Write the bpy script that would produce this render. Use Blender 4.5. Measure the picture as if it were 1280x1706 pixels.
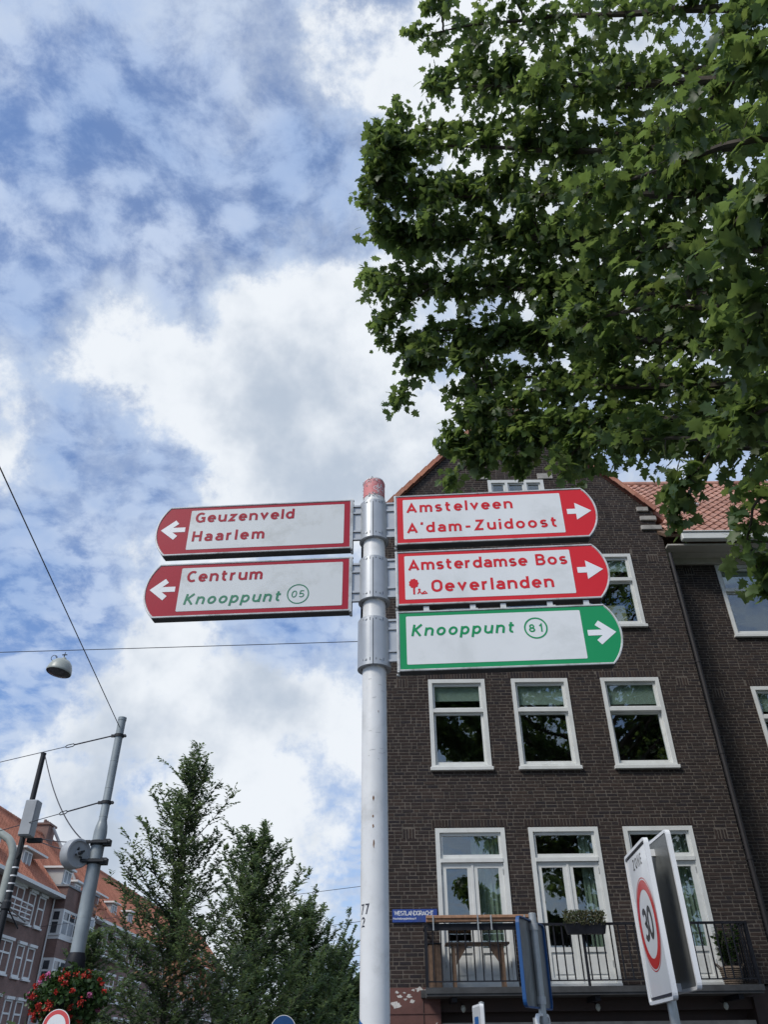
import bpy, math, random
import numpy as np
from mathutils import Vector, Matrix

for o in list(bpy.data.objects):
    bpy.data.objects.remove(o)
scene = bpy.context.scene
COL = scene.collection
R = math.radians
H = 1.75                                   # eye height above the pavement

# ------------------------------------------------------------------ camera
PITCH, ROLL = R(35.2), R(0.6)
cam_data = bpy.data.cameras.new('camera')
cam = bpy.data.objects.new('camera', cam_data)
COL.objects.link(cam)
fw = Vector((0, math.cos(PITCH), math.sin(PITCH)))
up0 = Vector((0, -math.sin(PITCH), math.cos(PITCH)))
r0 = Vector((1, 0, 0))
cr = r0 * math.cos(ROLL) - up0 * math.sin(ROLL)
cu = up0 * math.cos(ROLL) + r0 * math.sin(ROLL)
m = Matrix((cr, cu, -fw)).transposed().to_4x4()
m.translation = Vector((0, 0, H))
cam.matrix_world = m
cam_data.sensor_fit = 'VERTICAL'
cam_data.sensor_height = 24
cam_data.lens = 24 * 1282.0 / 1706.0
cam_data.clip_start = 0.05
cam_data.clip_end = 5000
scene.camera = cam

# ------------------------------------------------------------------ view
scene.view_settings.view_transform = 'Standard'
scene.view_settings.look = 'None'
scene.view_settings.exposure = EXPOSURE = 0.15
scene.view_settings.gamma = 1
scene.render.engine = 'CYCLES'
scene.cycles.max_bounces = 6
scene.cycles.transparent_max_bounces = 8
scene.cycles.diffuse_bounces = 3
scene.cycles.glossy_bounces = 3

# ------------------------------------------------------------------ sun (veiled by cloud, high on the left behind the viewer)
SUN = Vector((-0.62, -0.58, 0.85)).normalized()
sd = bpy.data.lights.new('sun', 'SUN')
sd.energy = 2.4
sd.angle = R(14)
sd.color = (1.0, 0.945, 0.86)
so = bpy.data.objects.new('sun', sd)
COL.objects.link(so)
so.location = (-20, -12, 40)
so.rotation_euler = SUN.to_track_quat('Z', 'Y').to_euler()

# ------------------------------------------------------------------ sky
world = bpy.data.worlds.new('World')
scene.world = world
world.use_nodes = True
NT = world.node_tree
NT.nodes.clear()


class G:
    """tiny node-graph helper"""
    def __init__(self, nt):
        self.nt = nt

    def node(self, t, **kw):
        n = self.nt.nodes.new(t)
        for k, v in kw.items():
            setattr(n, k, v)
        return n

    def put(self, sock, v):
        if v is None:
            return
        if isinstance(v, bpy.types.NodeSocket):
            self.nt.links.new(v, sock)
        else:
            sock.default_value = v

    def math(self, op, a, b=None, c=None, clamp=False):
        n = self.node('ShaderNodeMath', operation=op, use_clamp=clamp)
        self.put(n.inputs[0], a)
        self.put(n.inputs[1], b)
        self.put(n.inputs[2], c)
        return n.outputs[0]

    def vmath(self, op, a, b=None, scale=None):
        n = self.node('ShaderNodeVectorMath', operation=op)
        self.put(n.inputs[0], a)
        self.put(n.inputs[1], b)
        if scale is not None:
            self.put(n.inputs['Scale'], scale)
        return n.outputs['Value'] if op == 'DOT_PRODUCT' else n.outputs['Vector']

    def noise(self, vec, scale, detail=6, rough=0.55, dist=0.0, col=False):
        n = self.node('ShaderNodeTexNoise')
        self.put(n.inputs['Vector'], vec)
        n.inputs['Scale'].default_value = scale
        n.inputs['Detail'].default_value = detail
        n.inputs['Roughness'].default_value = rough
        n.inputs['Distortion'].default_value = dist
        return n.outputs['Color' if col else 'Fac']

    def smooth(self, v, lo, hi, a=0.0, b=1.0):
        n = self.node('ShaderNodeMapRange', interpolation_type='SMOOTHSTEP')
        self.put(n.inputs['Value'], v)
        n.inputs['From Min'].default_value = lo
        n.inputs['From Max'].default_value = hi
        n.inputs['To Min'].default_value = a
        n.inputs['To Max'].default_value = b
        return n.outputs[0]

    def mix(self, f, a, b, blend='MIX'):
        n = self.node('ShaderNodeMix', data_type='RGBA', blend_type=blend)
        self.put(n.inputs[0], f)
        self.put(n.inputs[6], a)
        self.put(n.inputs[7], b)
        return n.outputs[2]


g = G(NT)
tc = g.node('ShaderNodeTexCoord')
D0 = g.vmath('NORMALIZE', tc.outputs['Generated'])
sep = g.node('ShaderNodeSeparateXYZ')
NT.links.new(D0, sep.inputs[0])
zz = g.math('MAXIMUM', sep.outputs['Z'], 0.0)
inv = g.math('DIVIDE', 1.0, g.math('ADD', zz, 0.22))
P = g.vmath('SCALE', D0, scale=inv)                       # cloud-deck coordinates
sky = g.node('ShaderNodeTexSky', sky_type='NISHITA', sun_disc=False)
sky.sun_elevation = math.asin(SUN.z)
sky.sun_rotation = math.atan2(SUN.x, SUN.y)
sky.air_density = 1.0
sky.dust_density = 0.6
sky.ozone_density = 2.5
SKYSTR = 0.1
SKYTINT = (0.62, 0.98, 1.42, 1)
# thin mottled high cloud: small cells with ragged edges
wcol = g.noise(P, 3.0, 3, 0.55, col=True)
warp = g.vmath('SCALE', g.vmath('SUBTRACT', wcol, (0.5, 0.5, 0.5)), scale=0.13)
Pw = g.vmath('ADD', P, warp)
alto_n = g.noise(Pw, 15.0, 7, 0.66)
vor = g.node('ShaderNodeTexVoronoi', feature='SMOOTH_F1')
g.put(vor.inputs['Vector'], g.vmath('ADD', P, g.vmath('SCALE', warp, scale=0.5)))
vor.inputs['Scale'].default_value = 20.0
vor.inputs['Smoothness'].default_value = 0.6
cells = g.smooth(vor.outputs['Distance'], 0.12, 0.62, 0.11, -0.11)
alto_big = g.noise(P, 1.5, 3, 0.5)
alto = g.math('ADD', g.math('ADD', alto_n, cells), g.math('MULTIPLY', g.math('SUBTRACT', alto_big, 0.5), 0.20))
alto_a = g.smooth(alto, 0.25, 0.58, 0.28, 0.93)
# heaped cloud: fbm plus the big banks where they float
cn = g.noise(g.vmath('ADD', D0, g.vmath('SCALE', warp, scale=0.10)), 4.2, 11, 0.64)
BANKS = [
         ((-0.250, 0.666, 0.703), 0.108, 0.34),
         ((-0.334, 0.627, 0.703), 0.047, 0.2),
         ((-0.159, 0.727, 0.668), 0.098, 0.2),
         ((0.009, 0.712, 0.702), 0.130, 0.15),
         ((-0.062, 0.786, 0.615), 0.077, 0.12),
         ((0.019, 0.445, 0.895), 0.079, 0.2),
         ((-0.004, 0.578, 0.816), 0.072, 0.1),
         ((-0.145, 0.610, 0.779), 0.032, 0.14),
         ((-0.194, 0.926, 0.325), 0.122, 0.15),
         ((-0.379, 0.887, 0.264), 0.081, 0.12),
         ((-0.115, 0.982, 0.147), 0.110, 0.11),
         ((-0.278, 0.943, 0.185), 0.093, 0.08),
         ((-0.078, 0.911, 0.404), 0.060, 0.14),
         ((-0.320, 0.871, 0.373), 0.043, 0.08),
         ((0.259, 0.561, 0.786), 0.291, 0.2),
         ((0.046, 0.858, 0.512), 0.121, 0.16),
         ((-0.284, 0.765, 0.578), 0.055, -0.3),
         ((-0.412, 0.560, 0.719), 0.055, -0.26),
         ((-0.213, 0.651, 0.728), 0.021, -0.08),
         ((-0.124, 0.870, 0.477), 0.068, -0.14),
         ((-0.376, 0.797, 0.473), 0.078, -0.1),
         ((-0.261, 0.475, 0.840), 0.146, -0.22),
         ((-0.027, 0.634, 0.773), 0.096, 0.1),
         ((0.001, 0.783, 0.622), 0.085, 0.16),
         ((-0.275, 0.913, 0.300), 0.106, 0.06),
         ((-0.120, 0.960, 0.255), 0.104, 0.05),
         ((-0.356, 0.924, 0.140), 0.102, 0.12),
         ((-0.197, 0.977, 0.087), 0.124, 0.12),
         ((-0.362, 0.646, 0.672), 0.060, 0.12),
         ((-0.163, 0.658, 0.735), 0.065, 0.1),
         ]
dens = g.math('SUBTRACT', g.math('MULTIPLY', g.math('SUBTRACT', cn, 0.5), 1.9), 0.07)
for d, w, a in BANKS:
    dv = Vector(d).normalized()
    c = g.vmath('DOT_PRODUCT', D0, tuple(dv))
    e = g.math('POWER', 2.718, g.math('DIVIDE', g.math('SUBTRACT', c, 1.0), w * w * 0.72))
    dens = g.math('ADD', dens, g.math('MULTIPLY', e, a))
cum_a = g.smooth(dens, 0.0, 0.19)
# self-shading of the heaps: bright rims, grey-blue hearts
sh = g.noise(g.vmath('ADD', D0, (0.03, -0.02, -0.05)), 6.0, 5, 0.55)
shade = g.math('ADD', g.smooth(dens, 0.08, 0.60, 0.04, 0.26), g.math('MULTIPLY', g.math('SUBTRACT', sh, 0.5), 2.7))
shade = g.smooth(shade, -0.12, 0.70)
K = 1.0 / SKYSTR
cwhite = (0.78 * K, 0.82 * K, 0.87 * K, 1)
cgrey = (0.45 * K, 0.52 * K, 0.62 * K, 1)
ccol = g.mix(shade, cwhite, cgrey)
altocol = g.mix(g.smooth(g.noise(Pw, 5.0, 4, 0.55), 0.3, 0.7), (0.33 * K, 0.455 * K, 0.70 * K, 1), (0.52 * K, 0.615 * K, 0.79 * K, 1))
blue = g.mix(1.0, sky.outputs[0], SKYTINT, 'MULTIPLY')
s1 = g.mix(alto_a, blue, altocol)
# soft veil under the heaps
veil = g.math('MULTIPLY', g.smooth(dens, -0.26, 0.10), g.smooth(g.noise(P, 2.2, 3, 0.5), 0.25, 0.7, 0.25, 0.85))
s1 = g.mix(veil, s1, (0.55 * K, 0.63 * K, 0.75 * K, 1))
s2 = g.mix(cum_a, s1, ccol)
hz = g.smooth(sep.outputs['Z'], 0.0, 0.16, 0.4, 0.0)
s3 = g.mix(hz, s2, (0.62 * K, 0.69 * K, 0.78 * K, 1))
bg = g.node('ShaderNodeBackground')
NT.links.new(s3, bg.inputs['Color'])
bg.inputs['Strength'].default_value = SKYSTR
wo = g.node('ShaderNodeOutputWorld')
NT.links.new(bg.outputs[0], wo.inputs['Surface'])
world.cycles.sampling_method = 'MANUAL'
world.cycles.sample_map_resolution = 512


# ------------------------------------------------------------------ helpers
def tag(o, label=None, cat=None, group=None, kind=None):
    if label:
        o['label'] = label
    if cat:
        o['category'] = cat
    if group:
        o['group'] = group
    if kind:
        o['kind'] = kind
    return o


def thing(name, label, cat, loc=(0, 0, 0), rz=0.0, group=None):
    o = bpy.data.objects.new(name, None)
    o.empty_display_size = 0.2
    COL.objects.link(o)
    o.location = loc
    o.rotation_euler = (0, 0, rz)
    return tag(o, label, cat, group)


def link(name, me, parent=None, loc=None):
    o = bpy.data.objects.new(name, me)
    COL.objects.link(o)
    if parent is not None:
        o.parent = parent
    if loc is not None:
        o.location = loc
    return o


class MB:
    """collects shapes, builds ONE mesh object"""
    def __init__(self):
        self.v, self.f = [], []

    def add(self, vs, fs):
        n = len(self.v)
        self.v += [tuple(p) for p in vs]
        self.f += [tuple(i + n for i in q) for q in fs]
        return self

    def box(self, x0, x1, y0, y1, z0, z1, M=None):
        vs = [(x, y, z) for z in (z0, z1) for y in (y0, y1) for x in (x0, x1)]
        if M is not None:
            vs = [M @ Vector(p) for p in vs]
        return self.add(vs, [(0, 2, 3, 1), (4, 5, 7, 6), (0, 1, 5, 4), (2, 6, 7, 3), (0, 4, 6, 2), (1, 3, 7, 5)])

    def bbox(self, x0, x1, y0, y1, z0, z1, b=0.008):
        """box with chamfered edges along all sides"""
        vs, fs = [], []
        def ring(x0, x1, y0, y1, z):
            return [(x0 + b, y0, z), (x1 - b, y0, z), (x1, y0 + b, z), (x1, y1 - b, z), (x1 - b, y1, z), (x0 + b, y1, z), (x0, y1 - b, z), (x0, y0 + b, z)]
        rings = [ring(x0 + b, x1 - b, y0 + b, y1 - b, z0), ring(x0, x1, y0, y1, z0 + b), ring(x0, x1, y0, y1, z1 - b), ring(x0 + b, x1 - b, y0 + b, y1 - b, z1)]
        for r_ in rings:
            vs += r_
        for k in range(3):
            for i in range(8):
                j = (i + 1) % 8
                fs.append((k * 8 + i, k * 8 + j, k * 8 + 8 + j, k * 8 + 8 + i))
        fs.append(tuple(range(7, -1, -1)))
        fs.append(tuple(range(24, 32)))
        return self.add(vs, fs)

    def tube(self, pts, rad, n=8, cap=True):
        pts = [Vector(p) for p in pts]
        rs = rad if isinstance(rad, (list, tuple)) else [rad] * len(pts)
        vs, fs = [], []
        t0 = (pts[1] - pts[0]).normalized()
        u = t0.orthogonal().normalized()
        for i, p in enumerate(pts):
            a = pts[max(i - 1, 0)]
            b = pts[min(i + 1, len(pts) - 1)]
            t = (b - a).normalized()
            u = (u - t * u.dot(t))
            u = u.normalized() if u.length > 1e-6 else t.orthogonal().normalized()
            w = t.cross(u)
            for k in range(n):
                an = 2 * math.pi * k / n
                vs.append(p + (u * math.cos(an) + w * math.sin(an)) * rs[i])
        for i in range(len(pts) - 1):
            for k in range(n):
                j = (k + 1) % n
                fs.append((i * n + k, i * n + j, (i + 1) * n + j, (i + 1) * n + k))
        if cap:
            fs.append(tuple(range(n - 1, -1, -1)))
            q = (len(pts) - 1) * n
            fs.append(tuple(range(q, q + n)))
        return self.add(vs, fs)

    def lathe(self, prof, c=(0, 0, 0), n=24, a0=0.0, a1=2 * math.pi, M=None):
        """prof: (radius, z) from bottom to top, about z through c"""
        full = abs(a1 - a0 - 2 * math.pi) < 1e-6
        m_ = n if full else n + 1
        vs, fs = [], []
        for r_, z in prof:
            for k in range(m_):
                an = a0 + (a1 - a0) * k / n
                p = Vector((r_ * math.cos(an), r_ * math.sin(an), z))
                if M is not None:
                    p = M @ p
                vs.append((p.x + c[0], p.y + c[1], p.z + c[2]))
        for i in range(len(prof) - 1):
            for k in range(n):
                j = (k + 1) % m_ if full else k + 1
                fs.append((i * m_ + k, i * m_ + j, (i + 1) * m_ + j, (i + 1) * m_ + k))
        return self.add(vs, fs)

    def prism(self, poly, f, d0, d1):
        """polygon (a,b) extruded; f(a,b,d) -> xyz"""
        n = len(poly)
        vs = [f(a, b, d0) for a, b in poly] + [f(a, b, d1) for a, b in poly]
        fs = [tuple(range(n)), tuple(range(2 * n - 1, n - 1, -1))]
        for i in range(n):
            j = (i + 1) % n
            fs.append((i, i + n, j + n, j))
        return self.add(vs, fs)

    def mesh(self, name, mat, smooth=False):
        me = bpy.data.meshes.new(name)
        me.from_pydata(self.v, [], self.f)
        if mat:
            me.materials.append(mat)
        me.validate()
        if smooth:
            me.polygons.foreach_set('use_smooth', [True] * len(me.polygons))
            try:
                me.set_sharp_from_angle(angle=R(38))
            except Exception:
                pass
        me.update()
        return me

    def build(self, name, mat, parent=None, smooth=False, loc=None):
        return link(name, self.mesh(name, mat, smooth), parent, loc)


def np_mesh(name, V, T, mat, smooth=False):
    """V (n,3) float array, T (m,3) triangles"""
    me = bpy.data.meshes.new(name)
    me.vertices.add(len(V))
    me.vertices.foreach_set('co', np.asarray(V, np.float32).ravel())
    me.loops.add(T.size)
    me.loops.foreach_set('vertex_index', np.asarray(T, np.int32).ravel())
    me.polygons.add(len(T))
    me.polygons.foreach_set('loop_start', np.arange(0, T.size, 3, dtype=np.int32))
    me.polygons.foreach_set('loop_total', np.full(len(T), 3, np.int32))
    me.materials.append(mat)
    me.update(calc_edges=True)
    if smooth:
        me.polygons.foreach_set('use_smooth', [True] * len(T))
    return me


# ------------------------------------------------------------------ materials
def mat(name, col, rough=0.6, metal=0.0, var=0.12, scale=6.0, bump=0.0, bscale=40.0, spec=0.5, dirt=None, dscale=3.0, damt=0.5):
    mt = bpy.data.materials.new(name)
    mt.use_nodes = True
    nt = mt.node_tree
    q = G(nt)
    b = nt.nodes['Principled BSDF']
    t = q.node('ShaderNodeTexCoord')
    oc = t.outputs['Object']
    n = q.noise(oc, scale, 6, 0.6)
    lo = tuple(max(c * (1 - var), 0) for c in col) + (1,)
    hi = tuple(min(c * (1 + var), 1) for c in col) + (1,)
    c = q.mix(q.smooth(n, 0.3, 0.7), lo, hi)
    if dirt is not None:
        n2 = q.noise(oc, dscale, 9, 0.68, 0.4)
        c = q.mix(q.smooth(n2, 0.5, 0.72, 0.0, damt), c, tuple(dirt) + (1,))
    nt.links.new(c, b.inputs['Base Color'])
    q.put(b.inputs['Roughness'], q.smooth(n, 0.2, 0.8, max(rough - 0.08, 0.02), min(rough + 0.08, 1)))
    b.inputs['Metallic'].default_value = metal
    b.inputs['Specular IOR Level'].default_value = spec
    if bump:
        bp = q.node('ShaderNodeBump')
        bp.inputs['Strength'].default_value = bump
        bp.inputs['Distance'].default_value = 0.01
        q.put(bp.inputs['Height'], q.noise(oc, bscale, 5, 0.6))
        nt.links.new(bp.outputs[0], b.inputs['Normal'])
    return mt


def rnd_value(q):
    ge = q.node('ShaderNodeNewGeometry')
    oi = q.node('ShaderNodeObjectInfo')
    return q.math('FRACT', q.math('ADD', ge.outputs['Random Per Island'], oi.outputs['Random']))


def piece_mat(name, cols, rough=0.85, bump=0.5, noise_scale=30.0, nvar=0.25):
    """one colour per piece, picked from a ramp"""
    mt = bpy.data.materials.new(name)
    mt.use_nodes = True
    nt = mt.node_tree
    q = G(nt)
    b = nt.nodes['Principled BSDF']
    rv = rnd_value(q)
    ramp = q.node('ShaderNodeValToRGB')
    nt.links.new(rv, ramp.inputs[0])
    el = ramp.color_ramp.elements
    while len(el) < len(cols):
        el.new(0.5)
    for i, c in enumerate(cols):
        el[i].position = i / (len(cols) - 1)
        el[i].color = tuple(c) + (1,)
    ge = q.node('ShaderNodeNewGeometry')
    n = q.noise(ge.outputs['Position'], noise_scale, 5, 0.65)
    big = q.noise(ge.outputs['Position'], 0.7, 4, 0.6)
    k = q.math('ADD', q.smooth(n, 0.25, 0.75, 1 - nvar, 1 + nvar), q.smooth(big, 0.3, 0.7, -0.14, 0.14))
    c = q.vmath('SCALE', ramp.outputs[0], scale=k)
    nt.links.new(c, b.inputs['Base Color'])
    b.inputs['Roughness'].default_value = rough
    b.inputs['Specular IOR Level'].default_value = 0.3
    bp = q.node('ShaderNodeBump')
    bp.inputs['Strength'].default_value = bump
    bp.inputs['Distance'].default_value = 0.006
    nt.links.new(n, bp.inputs['Height'])
    nt.links.new(bp.outputs[0], b.inputs['Normal'])
    return mt


def leaf_mat(name, cols, trans=0.35, tcol=(0.16, 0.22, 0.03), rough=0.45):
    mt = bpy.data.materials.new(name)
    mt.use_nodes = True
    nt = mt.node_tree
    q = G(nt)
    b = nt.nodes['Principled BSDF']
    out = nt.nodes['Material Output']
    rv = rnd_value(q)
    ramp = q.node('ShaderNodeValToRGB')
    nt.links.new(rv, ramp.inputs[0])
    el = ramp.color_ramp.elements
    while len(el) < len(cols):
        el.new(0.5)
    for i, c in enumerate(cols):
        el[i].position = i / (len(cols) - 1)
        el[i].color = tuple(c) + (1,)
    ge = q.node('ShaderNodeNewGeometry')
    k = q.smooth(q.noise(ge.outputs['Position'], 9.0, 3, 0.6), 0.3, 0.7, 0.75, 1.25)
    c = q.vmath('SCALE', ramp.outputs[0], scale=k)
    nt.links.new(c, b.inputs['Base Color'])
    b.inputs['Roughness'].default_value = rough
    b.inputs['Specular IOR Level'].default_value = 0.4
    tr = q.node('ShaderNodeBsdfTranslucent')
    tm = q.mix(0.5, c, tuple(tcol) + (1,))
    nt.links.new(tm, tr.inputs['Color'])
    ms = q.node('ShaderNodeMixShader')
    ms.inputs[0].default_value = trans
    nt.links.new(b.outputs[0], ms.inputs[1])
    nt.links.new(tr.outputs[0], ms.inputs[2])
    nt.links.new(ms.outputs[0], out.inputs['Surface'])
    return mt


def glass_mat(name, tint=(0.80, 0.86, 0.84), base=0.09):
    mt = bpy.data.materials.new(name)
    mt.use_nodes = True
    nt = mt.node_tree
    nt.nodes.clear()
    q = G(nt)
    out = q.node('ShaderNodeOutputMaterial')
    tr = q.node('ShaderNodeBsdfTransparent')
    tr.inputs[0].default_value = tuple(tint) + (1,)
    gl = q.node('ShaderNodeBsdfGlossy')
    gl.inputs['Color'].default_value = (0.95, 0.98, 1.0, 1)
    gl.inputs['Roughness'].default_value = 0.0
    ge = q.node('ShaderNodeNewGeometry')
    bp = q.node('ShaderNodeBump')
    bp.inputs['Strength'].default_value = 0.10
    bp.inputs['Distance'].default_value = 0.02
    q.put(bp.inputs['Height'], q.noise(ge.outputs['Position'], 1.6, 2, 0.5))
    nt.links.new(bp.outputs[0], gl.inputs['Normal'])
    fr = q.node('ShaderNodeLayerWeight')
    fr.inputs['Blend'].default_value = 0.5
    f = q.math('ADD', q.math('POWER', fr.outputs['Facing'], 4.0), base + 0.04, clamp=True)
    ms = q.node('ShaderNodeMixShader')
    nt.links.new(f, ms.inputs[0])
    nt.links.new(tr.outputs[0], ms.inputs[1])
    nt.links.new(gl.outputs[0], ms.inputs[2])
    nt.links.new(ms.outputs[0], out.inputs['Surface'])
    return mt


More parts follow.
